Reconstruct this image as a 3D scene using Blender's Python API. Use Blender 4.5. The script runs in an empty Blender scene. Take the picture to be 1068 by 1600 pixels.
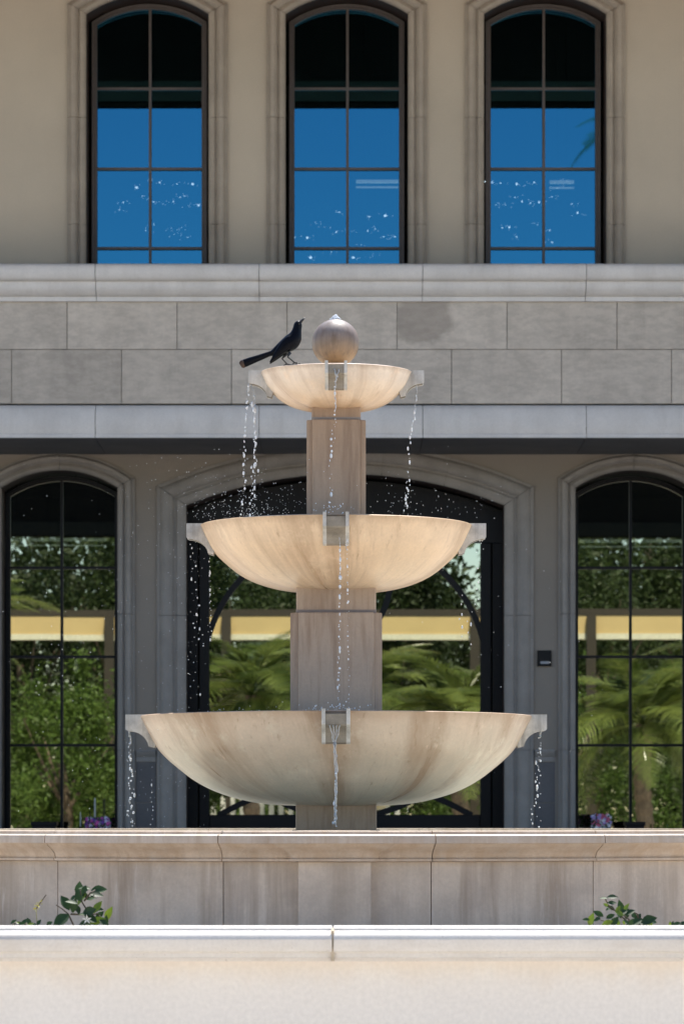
import bpy, bmesh, math, random
from mathutils import Vector, Matrix, Quaternion

R = math.radians
sc = bpy.context.scene
C = sc.collection

# ------------------------------------------------------------------ camera, sky, sun, exposure
F = 5600.0            # focal length of the photograph in its own pixels (1068 x 1600)
CAMZ = 1.6            # eye height above the forecourt
HOR = 1280.0          # horizon row
PX0 = 534.0
cam_d = bpy.data.cameras.new('camera')
cam = bpy.data.objects.new('camera', cam_d)
C.objects.link(cam)
sc.camera = cam
cam.location = (0, 0, CAMZ)
cam.rotation_euler = (R(90), 0, 0)
cam_d.sensor_width = 36
cam_d.lens = 36 * F / 1600
cam_d.shift_y = (HOR - 800) / 1600
cam_d.clip_start = 0.1
cam_d.clip_end = 3000
cam_d.dof.use_dof = True
cam_d.dof.focus_distance = 18.9
cam_d.dof.aperture_fstop = 7.1

SUN_EL, SUN_AZ = R(63), R(14)
w = bpy.data.worlds.new('World')
sc.world = w
w.use_nodes = True
wn = w.node_tree
bg = wn.nodes['Background']
sky = wn.nodes.new('ShaderNodeTexSky')
sky.sky_type = 'NISHITA'
sky.sun_disc = False
sky.sun_elevation = SUN_EL
sky.sun_rotation = SUN_AZ
sky.air_density = 1.0
sky.dust_density = 0.0
sky.ozone_density = 3.0
wn.links.new(sky.outputs[0], bg.inputs[0])
bg.inputs[1].default_value = 0.125
sd = bpy.data.lights.new('sun', 'SUN')
sd.energy = 5.0
sd.angle = R(0.5)
sd.color = (1.0, 0.95, 0.87)
so = bpy.data.objects.new('sun', sd)
C.objects.link(so)
S = Vector((math.cos(SUN_EL) * math.sin(SUN_AZ), math.cos(SUN_EL) * math.cos(SUN_AZ), math.sin(SUN_EL)))
so.rotation_euler = S.to_track_quat('Z', 'Y').to_euler()
so.location = S * 60
sc.view_settings.view_transform = 'Standard'
sc.view_settings.look = 'None'
sc.view_settings.gamma = 1
sc.view_settings.use_curve_mapping = False
sc.view_settings.exposure = 0.8
sc.cycles.use_denoising = True
sc.cycles.max_bounces = 10
sc.cycles.diffuse_bounces = 5
sc.cycles.transparent_max_bounces = 12
sc.cycles.caustics_reflective = False
sc.cycles.caustics_refractive = False


def fx(px, d): return (px - PX0) * d / F
def fz(py, d): return CAMZ + (HOR - py) * d / F


# ------------------------------------------------------------------ mesh helpers
class MB:
    def __init__(s): s.v, s.f = [], []

    def add(s, vs, fs):
        b = len(s.v)
        s.v += [tuple(p) for p in vs]
        s.f += [tuple(b + i for i in f) for f in fs]

    def box(s, x0, x1, y0, y1, z0, z1, c=0.0):
        """box; c chamfers the four edges of the camera side (y0)"""
        if c <= 0:
            vs = [(x, y, z) for y in (y0, y1) for (x, z) in ((x0, z0), (x1, z0), (x1, z1), (x0, z1))]
            s.add(vs, [(0, 1, 2, 3), (7, 6, 5, 4)] + [(i, i + 4, (i + 1) % 4 + 4, (i + 1) % 4) for i in range(4)])
        else:
            r = lambda y, k: [(x0 + k, y, z0 + k), (x1 - k, y, z0 + k), (x1 - k, y, z1 - k), (x0 + k, y, z1 - k)]
            vs = r(y0, c) + r(y0 + c, 0) + r(y1, 0)
            fs = [(0, 1, 2, 3), (11, 10, 9, 8)]
            for k in (0, 4):
                fs += [(k + i, k + i + 4, k + (i + 1) % 4 + 4, k + (i + 1) % 4) for i in range(4)]
            s.add(vs, fs)

    def prism(s, poly, y0, y1):
        """poly in (x, z), extruded in y"""
        n = len(poly)
        s.add([(x, y0, z) for x, z in poly] + [(x, y1, z) for x, z in poly],
              [tuple(range(n)), tuple(range(2 * n - 1, n - 1, -1))] + [(i, i + n, (i + 1) % n + n, (i + 1) % n) for i in range(n)])

    def extr_x(s, prof, x0, x1):
        n = len(prof)
        s.add([(x0, y, z) for y, z in prof] + [(x1, y, z) for y, z in prof],
              [tuple(range(n)), tuple(range(2 * n - 1, n - 1, -1))] + [(i, i + n, (i + 1) % n + n, (i + 1) % n) for i in range(n)])

    def loft(s, secs, closed=True, caps=True, loop=False):
        n = len(secs[0])
        vs = [p for q in secs for p in q]
        fs = []
        m = len(secs)
        for k in range(m if loop else m - 1):
            a, b = k * n, ((k + 1) % m) * n
            for i in range(n if closed else n - 1):
                j = (i + 1) % n
                fs.append((a + i, a + j, b + j, b + i))
        if caps and not loop:
            fs += [tuple(range(n - 1, -1, -1)), tuple((m - 1) * n + i for i in range(n))]
        s.add(vs, fs)

    def tube(s, pts, rad, n=6, flat=None):
        pts = [Vector(p) for p in pts]
        if not isinstance(rad, (list, tuple)): rad = [rad] * len(pts)
        secs = []
        up = Vector((0, 1, 0))
        for i, p in enumerate(pts):
            t = (pts[min(i + 1, len(pts) - 1)] - pts[max(i - 1, 0)]).normalized()
            u = up if abs(t.dot(up)) < 0.95 else Vector((1, 0, 0))
            a = (u - t * u.dot(t)).normalized()
            b = t.cross(a)
            secs.append([p + a * (rad[i] * math.cos(q)) + b * (rad[i] * math.sin(q)) for q in (2 * math.pi * k / n for k in range(n))])
        s.loft(secs)

    def lathe(s, prof, cx, cy, seg=64):
        secs = []
        for k in range(seg):
            a = 2 * math.pi * k / seg
            secs.append([(cx + r * math.sin(a), cy - r * math.cos(a), z) for r, z in prof])
        s.loft(secs, closed=True, loop=True)

    def ball(s, c, r, n=8, m=6, sx=1, sy=1, sz=1):
        c = Vector(c)
        secs = []
        vs = [c + Vector((0, 0, -r * sz))]
        for j in range(1, m):
            t = math.pi * j / m
            for i in range(n):
                p = 2 * math.pi * i / n
                vs.append(c + Vector((r * sx * math.sin(t) * math.cos(p), r * sy * math.sin(t) * math.sin(p), -r * sz * math.cos(t))))
        vs.append(c + Vector((0, 0, r * sz)))
        fs = []
        for i in range(n):
            fs.append((0, 1 + (i + 1) % n, 1 + i))
            for j in range(m - 2):
                a, b = 1 + j * n, 1 + (j + 1) * n
                fs.append((a + i, a + (i + 1) % n, b + (i + 1) % n, b + i))
            fs.append((len(vs) - 1, 1 + (m - 2) * n + i, 1 + (m - 2) * n + (i + 1) % n))
        s.add(vs, fs)

    def mesh(s, name, mat, smooth=None, fix=True):
        me = bpy.data.meshes.new(name)
        me.from_pydata(s.v, [], s.f)
        if fix:
            bm = bmesh.new()
            bm.from_mesh(me)
            bmesh.ops.recalc_face_normals(bm, faces=bm.faces)
            bm.to_mesh(me)
            bm.free()
        me.materials.append(mat)
        if smooth:
            me.polygons.foreach_set('use_smooth', [True] * len(me.polygons))
            if smooth < 180: me.set_sharp_from_angle(angle=R(smooth))
        me.update()
        return me


def attach(o, parent):
    o.parent = parent
    m = Matrix.Identity(4)
    q = parent
    chain = []
    while q is not None:
        chain.append(q)
        q = q.parent
    for q in reversed(chain):
        m = m @ q.matrix_parent_inverse @ Matrix.LocRotScale(q.location, q.rotation_euler, q.scale)
    o.matrix_parent_inverse = m.inverted()


def link(name, mb, mat, parent=None, smooth=None, fix=True):
    me = mb.mesh(name, mat, smooth, fix) if isinstance(mb, MB) else mb
    o = bpy.data.objects.new(name, me)
    C.objects.link(o)
    if parent is not None: attach(o, parent)
    return o


def tag(o, label=None, cat=None, group=None, kind=None):
    if label: o['label'] = label
    if cat: o['category'] = cat
    if group: o['group'] = group
    if kind: o['kind'] = kind
    return o


def thing(name, loc, label, cat, group=None):
    o = bpy.data.objects.new(name, None)
    C.objects.link(o)
    o.location = loc
    o.empty_display_size = 0.2
    return tag(o, label, cat, group)


# ------------------------------------------------------------------ materials
class NT:
    def __init__(s, name):
        s.m = bpy.data.materials.new(name)
        s.m.use_nodes = True
        s.t = s.m.node_tree
        s.b = s.t.nodes['Principled BSDF']
        s.out = s.t.nodes['Material Output']

    def n(s, typ, **kw):
        d = s.t.nodes.new(typ)
        for k, v in kw.items():
            if k == 'inp':
                for a, b in v.items():
                    if hasattr(b, 'is_output'): s.t.links.new(b, d.inputs[a])
                    else: d.inputs[a].default_value = b
            else: setattr(d, k, v)
        return d

    def l(s, a, b): s.t.links.new(a, b)

    def math(s, op, a, b=0.0, clamp=False):
        return s.n('ShaderNodeMath', operation=op, use_clamp=clamp, inp={0: a, 1: b}).outputs[0]

    def ramp(s, fac, stops):
        d = s.n('ShaderNodeValToRGB', inp={0: fac})
        e = d.color_ramp.elements
        while len(e) < len(stops): e.new(0.5)
        for q, (p, c) in zip(e, stops):
            q.position = p
            q.color = (*c, 1) if len(c) == 3 else c
        return d.outputs[0]

    def mix(s, fac, a, b, blend='MIX'):
        d = s.n('ShaderNodeMix', data_type='RGBA', blend_type=blend)
        for k, v in ((0, fac), (6, a), (7, b)):
            if hasattr(v, 'is_output'): s.l(v, d.inputs[k])
            else: d.inputs[k].default_value = (*v, 1) if isinstance(v, tuple) and len(v) == 3 else v
        return d.outputs[2]

    def noise(s, vec, scale, detail=4, rough=0.55):
        return s.n('ShaderNodeTexNoise', inp={'Vector': vec, 'Scale': scale, 'Detail': detail, 'Roughness': rough}).outputs[0]

    def pos(s): return s.n('ShaderNodeNewGeometry').outputs['Position']

    def scaled(s, vec, sx, sy, sz):
        return s.n('ShaderNodeVectorMath', operation='MULTIPLY', inp={0: vec, 1: (sx, sy, sz)}).outputs[0]


def g3(v): return (v, v, v)


def stone(name, col, var=0.18, mott=3.0, fine=60.0, streak=0.0, scol=(0.12, 0.09, 0.07), rough=0.75, bump=0.25, objvar=0.0, pits=0.0, extra=None, streak_scale=9.0):
    t = NT(name)
    p = t.pos()
    n1 = t.noise(p, mott, 5)
    n2 = t.noise(p, fine, 3)
    dark = tuple(c * (1 - var) for c in col)
    lite = tuple(min(1, c * (1 + var)) for c in col)
    c = t.ramp(n1, [(0.3, dark), (0.7, lite)])
    c = t.mix(0.35, c, t.ramp(n2, [(0.3, g3(0.72)), (0.7, g3(1.0))]), 'MULTIPLY')
    if pits:
        n3 = t.noise(t.scaled(p, 1, 1, 2.2), 7, 8, 0.75)
        c = t.mix(pits, c, t.ramp(n3, [(0.42, tuple(q * 0.72 for q in col)), (0.58, tuple(q * 1.12 for q in col))]))
    if streak:
        ns = t.noise(t.scaled(p, 1, 1, 0.07), streak_scale, 5, 0.65)
        nb = t.noise(p, 1.7, 2)
        f = t.math('MULTIPLY', t.ramp(ns, [(0.47, g3(0)), (0.66, g3(1))]), t.ramp(nb, [(0.35, g3(0.25)), (0.65, g3(1))]))
        c = t.mix(t.math('MULTIPLY', f, streak), c, (*scol, 1))
    if objvar:
        r = t.n('ShaderNodeObjectInfo').outputs['Random']
        c = t.mix(1.0, c, t.ramp(r, [(0, g3(1 - objvar)), (1, g3(1))]), 'MULTIPLY')
    if extra: c = extra(t, p, c)
    t.l(c, t.b.inputs['Base Color'])
    t.b.inputs['Roughness'].default_value = rough
    t.b.inputs['Specular IOR Level'].default_value = 0.35
    h = t.math('ADD', t.math('MULTIPLY', n2, 0.6), t.math('MULTIPLY', t.noise(p, fine * 4, 2), 0.4))
    bp = t.n('ShaderNodeBump', inp={'Strength': bump, 'Distance': 0.004, 'Height': h})
    t.l(bp.outputs[0], t.b.inputs['Normal'])
    return t.m


def plain(name, col, rough=0.5, metal=0.0, nscale=20, var=0.1, bump=0.0, spec=0.5):
    t = NT(name)
    p = t.pos()
    n = t.noise(p, nscale, 4)
    t.l(t.ramp(n, [(0.3, tuple(c * (1 - var) for c in col)), (0.7, tuple(min(1, c * (1 + var)) for c in col))]), t.b.inputs['Base Color'])
    t.b.inputs['Roughness'].default_value = rough
    t.b.inputs['Metallic'].default_value = metal
    t.b.inputs['Specular IOR Level'].default_value = spec
    if bump:
        t.l(t.n('ShaderNodeBump', inp={'Strength': bump, 'Distance': 0.003, 'Height': n}).outputs[0], t.b.inputs['Normal'])
    return t.m


def glass(name, tint, refl, through, wave=0.0):
    t = NT(name)
    t.t.nodes.remove(t.b)
    gl = t.n('ShaderNodeBsdfGlossy', inp={'Color': (*tint, 1), 'Roughness': 0.0})
    if wave:
        n = t.noise(t.scaled(t.pos(), 1, 0.2, 1), 2.2, 2)
        t.l(t.n('ShaderNodeBump', inp={'Strength': wave, 'Distance': 0.002, 'Height': n}).outputs[0], gl.inputs['Normal'])
    tr = t.n('ShaderNodeBsdfTransparent', inp={'Color': (*through, 1)})
    mx = t.n('ShaderNodeMixShader', inp={0: refl, 1: tr.outputs[0], 2: gl.outputs[0]})
    t.l(mx.outputs[0], t.out.inputs[0])
    return t.m


def emit(name, col, st):
    t = NT(name)
    t.b.inputs['Base Color'].default_value = (*col, 1)
    t.b.inputs['Emission Color'].default_value = (*col, 1)
    t.b.inputs['Emission Strength'].default_value = st
    return t.m


def leafmat(name, col, col2, rough=0.45, sc_=8.0, trans=0.35):
    t = NT(name)
    r = t.n('ShaderNodeObjectInfo').outputs['Random']
    n = t.noise(t.pos(), sc_, 3)
    c = t.ramp(t.math('ADD', t.math('MULTIPLY', n, 0.75), t.math('MULTIPLY', r, 0.25)), [(0.32, col), (0.68, col2)])
    t.l(c, t.b.inputs['Base Color'])
    t.b.inputs['Roughness'].default_value = rough
    tl = t.n('ShaderNodeBsdfTranslucent')
    t.l(c, tl.inputs[0])
    mx = t.n('ShaderNodeMixShader', inp={0: trans, 1: t.b.outputs[0], 2: tl.outputs[0]})
    t.l(mx.outputs[0], t.out.inputs[0])
    return t.m


M = {}
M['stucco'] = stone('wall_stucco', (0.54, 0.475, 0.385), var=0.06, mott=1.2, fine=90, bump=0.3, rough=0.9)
M['stucco_shaded'] = stone('shaded_wall_stucco', (0.29, 0.25, 0.205), var=0.06, mott=1.2, fine=90, bump=0.3, rough=0.9)  # shade under the balcony put into a darker copy of the stucco
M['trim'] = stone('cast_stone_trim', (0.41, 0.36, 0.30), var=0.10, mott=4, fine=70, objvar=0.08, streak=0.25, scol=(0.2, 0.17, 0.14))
M['trim_shaded'] = stone('shaded_trim_stone', (0.32, 0.29, 0.255), var=0.10, mott=4, fine=70, objvar=0.08, streak=0.25, scol=(0.15, 0.13, 0.11))  # darker trim copy carries the overhang's shade in its colour
M['cornice'] = stone('cornice_stone', (0.72, 0.685, 0.645), var=0.07, mott=2.5, fine=80, objvar=0.06, streak=0.22, scol=(0.36, 0.32, 0.28))


def wetpatch(t, p, c):
    # the dark, damp patch on one ashlar block, an irregular blob
    cx, cz = fx(660, 36.48), fz(500, 36.48)
    d = t.n('ShaderNodeVectorMath', operation='SUBTRACT', inp={0: p, 1: (cx, 36.48, cz)}).outputs[0]
    d = t.scaled(d, 0.85, 0, 1.0)
    nn = t.n('ShaderNodeTexNoise', inp={'Vector': p, 'Scale': 7.0, 'Detail': 3}).outputs['Color']
    nn = t.n('ShaderNodeVectorMath', operation='SUBTRACT', inp={0: nn, 1: (0.5, 0.5, 0.5)}).outputs[0]
    nn = t.scaled(nn, 0.17, 0, 0.17)
    d = t.n('ShaderNodeVectorMath', operation='ADD', inp={0: d, 1: nn}).outputs[0]
    ln = t.n('ShaderNodeVectorMath', operation='LENGTH', inp={0: d}).outputs['Value']
    f = t.ramp(ln, [(0.225, g3(1)), (0.29, g3(0))])
    x = t.n('ShaderNodeSeparateXYZ', inp={0: p}).outputs
    f = t.math('MULTIPLY', f, t.math('GREATER_THAN', x[0], fx(621, 36.48)))
    f = t.math('MULTIPLY', f, t.math('GREATER_THAN', x[2], fz(545.5, 36.48)))
    return t.mix(t.math('MULTIPLY', f, 0.5), c, (0.215, 0.18, 0.15, 1))


M['ashlar'] = stone('ashlar_limestone', (0.575, 0.51, 0.435), var=0.14, mott=3, fine=55, objvar=0.2, streak=0.22, scol=(0.33, 0.29, 0.25), pits=0.4, extra=wetpatch)
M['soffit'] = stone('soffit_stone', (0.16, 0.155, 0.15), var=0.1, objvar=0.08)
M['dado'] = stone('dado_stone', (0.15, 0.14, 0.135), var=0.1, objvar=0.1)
M['bronze'] = plain('bronze_frame', (0.11, 0.09, 0.082), rough=0.45, metal=0.3)
M['liner'] = plain('dark_brown_liner', (0.055, 0.038, 0.031), rough=0.6, spec=0.2)
M['black_metal'] = plain('black_steel', (0.004, 0.004, 0.0045), rough=0.45, nscale=6, spec=0.25)
M['glass_up'] = glass('reflective_blue_glass', (0.09, 0.50, 0.85), 0.26, (0.35, 0.37, 0.38), 0.006)
M['glass_low'] = glass('clear_reflective_glass', (0.92, 0.9, 0.72), 0.5, (0.35, 0.37, 0.36), 0.006)
M['dark_in'] = plain('dark_interior', (0.13, 0.12, 0.11), rough=0.9)
M['eave'] = plain('dark_eave_timber', (0.10, 0.035, 0.02), rough=0.95, spec=0.0)
M['eave_board'] = plain('eave_board', (0.30, 0.14, 0.08), rough=0.95, spec=0.0)
M['eave_bounce'] = plain('warm_bounce_strip', (0.42, 0.25, 0.11), rough=0.6)  # unseen strip added beside the wall to bounce warm light onto it
M['roof'] = plain('roof_tile_brown', (0.12, 0.07, 0.05), rough=0.8)


def fountain_mat(name, c_top, c_mid, c_low, cx, cy, z0, z1, stain=(0.30, 0.17, 0.085), st=0.6, rough=0.5, wet=0.15, radial=True, seed=0.0):
    """weathered cast stone: mottling, run-off streaks that follow the bowl, colour shifting towards the foot"""
    t = NT(name)
    p = t.pos()
    x = t.n('ShaderNodeSeparateXYZ', inp={0: p}).outputs
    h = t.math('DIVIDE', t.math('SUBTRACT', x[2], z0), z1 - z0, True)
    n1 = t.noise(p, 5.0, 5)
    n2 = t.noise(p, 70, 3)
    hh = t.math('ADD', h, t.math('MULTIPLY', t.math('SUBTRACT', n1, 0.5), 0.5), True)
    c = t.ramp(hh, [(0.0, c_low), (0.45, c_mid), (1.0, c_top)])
    c = t.mix(0.5, c, t.ramp(n1, [(0.3, g3(0.8)), (0.7, g3(1.08))]), 'MULTIPLY')
    c = t.mix(0.35, c, t.ramp(n2, [(0.3, g3(0.78)), (0.7, g3(1.0))]), 'MULTIPLY')
    if radial:
        a = t.math('ARCTAN2', t.math('SUBTRACT', x[0], cx), t.math('SUBTRACT', cy, x[1]))
        v = t.n('ShaderNodeCombineXYZ', inp={0: t.math('ADD', a, t.math('MULTIPLY', h, 0.10)), 1: t.math('MULTIPLY', x[2], 0.22), 2: seed}).outputs[0]
    else:
        v = t.n('ShaderNodeVectorMath', operation='ADD', inp={0: t.scaled(p, 5.0, 5.0, 0.45), 1: (seed, seed, 0)}).outputs[0]
    s1 = t.noise(v, 3.6, 5, 0.6)
    s2 = t.noise(v, 10.0, 4, 0.6)
    f = t.math('MULTIPLY', t.ramp(s1, [(0.48, g3(0)), (0.68, g3(1))]), st)
    c = t.mix(f, c, (*stain, 1))
    f2 = t.math('MULTIPLY', t.ramp(s2, [(0.56, g3(0)), (0.72, g3(1))]), st * 0.35)
    c = t.mix(f2, c, tuple(min(1, q * 1.25) for q in c_mid) + (1,))
    f3 = t.math('MULTIPLY', t.ramp(s2, [(0.28, g3(1)), (0.42, g3(0))]), st * 0.35)
    c = t.mix(f3, c, (*[q * 0.8 for q in stain], 1))
    if radial:
        # damp, rust-brown run below each of the four spouts and a ragged pale crust along the rim
        q = t.math('ABSOLUTE', t.math('SINE', t.math('MULTIPLY', a, 2.0)))
        cosm = t.math('ADD', q, t.math('MULTIPLY', t.math('SUBTRACT', n1, 0.5), 0.35))
        sp = t.math('MULTIPLY', t.ramp(cosm, [(0.06, g3(1)), (0.30, g3(0))]), t.ramp(s2, [(0.35, g3(0.3)), (0.6, g3(1))]))
        c = t.mix(t.math('MULTIPLY', sp, 0.5), c, (*[q_ * 1.15 for q_ in stain], 1))
        edge = t.ramp(t.math('ADD', h, t.math('MULTIPLY', t.math('SUBTRACT', s2, 0.5), 0.25)), [(0.88, g3(0)), (0.98, g3(1))])
        c = t.mix(t.math('MULTIPLY', edge, 0.35), c, (*stain, 1))
        # thin irregular drip lines, dark and chalky, breaking up along their length
        v3 = t.n('ShaderNodeCombineXYZ', inp={0: t.math('ADD', a, t.math('MULTIPLY', n1, 0.05)), 1: t.math('MULTIPLY', x[2], 0.5), 2: seed + 5.0}).outputs[0]
        s3 = t.noise(v3, 34.0, 3, 0.6)
        brk = t.ramp(t.noise(p, 7.0, 3), [(0.45, g3(0)), (0.62, g3(1))])
        c = t.mix(t.math('MULTIPLY', t.math('MULTIPLY', t.ramp(s3, [(0.60, g3(0)), (0.68, g3(1))]), brk), st * 0.7), c, (*[q_ * 0.95 for q_ in stain], 1))
        c = t.mix(t.math('MULTIPLY', t.math('MULTIPLY', t.ramp(s3, [(0.30, g3(1)), (0.38, g3(0))]), brk), st * 0.6), c, (*[min(0.92, q_ * 1.3) for q_ in c_top], 1))
        blot = t.noise(p, 9.0, 6, 0.7)
        c = t.mix(t.math('MULTIPLY', t.ramp(blot, [(0.56, g3(0)), (0.68, g3(1))]), 0.3), c, (*[min(1, q_ * 1.25) for q_ in c_low], 1))
    t.l(c, t.b.inputs['Base Color'])
    t.l(t.ramp(s1, [(0.35, g3(rough)), (0.65, g3(max(0.15, rough - wet)))]), t.b.inputs['Roughness'])
    t.b.inputs['Specular IOR Level'].default_value = 0.45
    hgt = t.math('ADD', t.math('MULTIPLY', n2, 0.6), t.math('MULTIPLY', s2, 0.8))
    t.l(t.n('ShaderNodeBump', inp={'Strength': 0.22, 'Distance': 0.004, 'Height': hgt}).outputs[0], t.b.inputs['Normal'])
    return t.m


M['spout_wet'] = stone('wet_spout_stone', (0.27, 0.235, 0.19), var=0.25, mott=14, fine=120, rough=0.25, bump=0.3)
M['spout'] = stone('spout_stone', (0.58, 0.555, 0.515), var=0.28, mott=12, fine=120, streak=0.75, scol=(0.22, 0.20, 0.17), rough=0.45, bump=0.3, streak_scale=25)
def lime(t, p, c):
    n = t.noise(t.scaled(p, 1, 1, 0.09), 30, 5, 0.75)
    m = t.noise(p, 2.3, 2)
    f = t.math('MULTIPLY', t.ramp(n, [(0.55, g3(0)), (0.66, g3(1))]), t.ramp(m, [(0.4, g3(0.1)), (0.6, g3(1))]))
    c = t.mix(t.math('MULTIPLY', f, 0.6), c, (0.74, 0.67, 0.60, 1))
    n = t.noise(p, 4.5, 5, 0.6)
    return t.mix(t.math('MULTIPLY', t.ramp(n, [(0.5, g3(0)), (0.65, g3(1))]), 0.35), c, (0.38, 0.31, 0.26, 1))


M['basin'] = stone('basin_stone', (0.69, 0.585, 0.48), var=0.16, mott=3.5, fine=70, streak=0.8, scol=(0.36, 0.275, 0.205), extra=lime, streak_scale=6.5, rough=0.6, bump=0.35, objvar=0.10)


def capstain(t, p, c):
    n = t.noise(t.scaled(p, 1, 1, 0.12), 16, 5, 0.7)
    z = t.n('ShaderNodeSeparateXYZ', inp={0: p}).outputs[2]
    f = t.math('MULTIPLY', t.ramp(n, [(0.42, g3(0)), (0.64, g3(1))]), 0.7)
    return t.mix(f, c, (0.50, 0.37, 0.255, 1))


M['basin_cap'] = stone('basin_cap_stone', (0.68, 0.565, 0.455), var=0.14, mott=4, fine=80, rough=0.5, objvar=0.12, extra=capstain)
def wallgrime(t, p, c):
    z = t.n('ShaderNodeSeparateXYZ', inp={0: p}).outputs[2]
    n = t.noise(t.scaled(p, 1, 1, 0.10), 7, 6, 0.7)
    near = t.ramp(t.math('ADD', t.math('MULTIPLY', t.math('SUBTRACT', 1.105, z), 3.2), t.math('MULTIPLY', t.math('SUBTRACT', n, 0.5), 0.9)), [(0.02, g3(1)), (0.30, g3(0))])
    c = t.mix(t.math('MULTIPLY', near, 0.22), c, (0.66, 0.53, 0.41, 1))
    sp = t.noise(p, 130, 2, 0.5)
    c = t.mix(t.math('MULTIPLY', t.ramp(sp, [(0.70, g3(0)), (0.76, g3(1))]), 0.35), c, (0.42, 0.36, 0.30, 1))
    return t.mix(t.math('MULTIPLY', t.ramp(t.noise(t.scaled(p, 1, 1, 0.4), 2.2, 5, 0.65), [(0.45, g3(0)), (0.75, g3(1))]), 0.10), c, (0.70, 0.62, 0.54, 1))


def copegrime(t, p, c):
    n = t.noise(t.scaled(p, 0.5, 1, 2.5), 9, 6, 0.7)
    c = t.mix(t.math('MULTIPLY', t.ramp(n, [(0.50, g3(0)), (0.70, g3(1))]), 0.30), c, (0.50, 0.43, 0.36, 1))
    sp = t.noise(p, 90, 2, 0.5)
    return t.mix(t.math('MULTIPLY', t.ramp(sp, [(0.68, g3(0)), (0.74, g3(1))]), 0.4), c, (0.34, 0.29, 0.25, 1))


M['coping'] = stone('garden_wall_coping', (0.72, 0.675, 0.625), var=0.05, mott=3, fine=90, rough=0.55, bump=0.25, extra=copegrime, streak=0.18, scol=(0.45, 0.38, 0.31))
M['wall_paint'] = stone('garden_wall_stucco', (0.84, 0.79, 0.735), var=0.03, mott=1.2, fine=60, rough=0.85, bump=0.10, extra=wallgrime)
M['paving'] = stone('forecourt_paving', (0.70, 0.63, 0.54), var=0.08, mott=0.8, fine=30)
M['soil'] = stone('planter_gravel', (0.40, 0.34, 0.28), var=0.3, mott=9, fine=80, bump=1.0)
M['leaf'] = leafmat('glossy_leaf', (0.016, 0.04, 0.011), (0.04, 0.09, 0.02), 0.55, 18, 0.25)
M['leaf_young'] = leafmat('young_leaf', (0.10, 0.17, 0.02), (0.22, 0.30, 0.03), 0.4, 18, 0.4)
M['stem'] = plain('stem_bark', (0.07, 0.05, 0.03), 0.7)
M['yellow'] = plain('yellow_floret', (0.55, 0.50, 0.10), 0.6)
M['petal_white'] = plain('white_petal', (0.75, 0.75, 0.68), 0.6)
M['tree_leaf'] = leafmat('tree_foliage', (0.018, 0.033, 0.009), (0.055, 0.088, 0.022), 0.6, 1.3, 0.35)
M['tree_leaf2'] = leafmat('bright_foliage', (0.035, 0.07, 0.013), (0.135, 0.215, 0.04), 0.5, 1.6, 0.4)
M['palm_leaf'] = leafmat('palm_frond', (0.07, 0.11, 0.025), (0.27, 0.33, 0.09), 0.22, 2.0, 0.3)
M['bark'] = stone('bark', (0.16, 0.12, 0.09), var=0.3, mott=8, bump=0.8)
M['ochre'] = stone('ochre_stucco', (0.74, 0.55, 0.26), var=0.05, mott=1.2, bump=0.1)
M['cream'] = plain('cream_band', (0.82, 0.78, 0.60), 0.7)
M['post'] = plain('timber_post', (0.05, 0.04, 0.028), 0.7)
M['reflect_dark'] = plain('added_dark_finish', (0.004, 0.0045, 0.005), 0.9, spec=0.1)  # colour of the added screen and roof that darken the reflection
M['white_paint'] = plain('white_fence_paint', (0.78, 0.78, 0.75), 0.6)


def watermat(name, white=0.5):
    t = NT(name)
    t.b.inputs['Base Color'].default_value = (0.93, 0.96, 1.0, 1)
    t.b.inputs['Roughness'].default_value = 0.06
    t.b.inputs['IOR'].default_value = 1.33
    t.b.inputs['Transmission Weight'].default_value = 1.0 - white
    return t.m


M['water_drop'] = watermat('water_droplets', 0.75)
M['water_ribbon'] = watermat('water_ribbon', 0.3)


def watersurf():
    t = NT('basin_water')
    n = t.noise(t.pos(), 14, 3)
    t.b.inputs['Base Color'].default_value = (0.50, 0.50, 0.43, 1)
    t.b.inputs['Roughness'].default_value = 0.08
    t.b.inputs['IOR'].default_value = 1.33
    t.l(t.n('ShaderNodeBump', inp={'Strength': 0.5, 'Distance': 0.01, 'Height': n}).outputs[0], t.b.inputs['Normal'])
    return t.m


M['water'] = watersurf()

# ------------------------------------------------------------------ ground
TER = 0.75       # terrace level by the building
b = MB(); b.add([(-600, -600, 0), (600, -600, 0), (600, 12.7, 0), (-600, 12.7, 0)], [(0, 1, 2, 3)])
tag(link('forecourt', b, M['paving']), 'pale paved forecourt in front of the garden wall', None, kind='structure')
b = MB(); b.box(-600, 600, 12.7, 24.0, -0.4, TER)
tag(link('terrace', b, M['paving']), 'raised paved terrace between the planter and the building', None, kind='structure')
b = MB()
rng = random.Random(5)
nx, ny = 60, 12
vs = [(-9 + 18 * i / nx, 12.9 + 4.2 * j / ny, 1.0 + rng.uniform(-0.02, 0.02)) for j in range(ny + 1) for i in range(nx + 1)]
b.add(vs, [(j * (nx + 1) + i, j * (nx + 1) + i + 1, (j + 1) * (nx + 1) + i + 1, (j + 1) * (nx + 1) + i) for j in range(ny) for i in range(nx)])
b.box(-9, 9, 16.95, 17.1, TER, 1.03)
tag(link('planter_soil', b, M['soil'], smooth=60), 'strip of pale gravelly soil between garden wall and fountain basin', None, kind='structure')

b = MB(); b.box(-600, 600, 24.004, 600, -0.4, TER)
tag(link('dimmed_paving', b, stone('dimmed_grey_paving', (0.27, 0.265, 0.26), var=0.12, mott=0.8, fine=30)), 'unseen paving by the building, made darker to cut bounce onto the facade', None, kind='structure')  # separate dark zone added to weaken warm bounce on the facade

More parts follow.
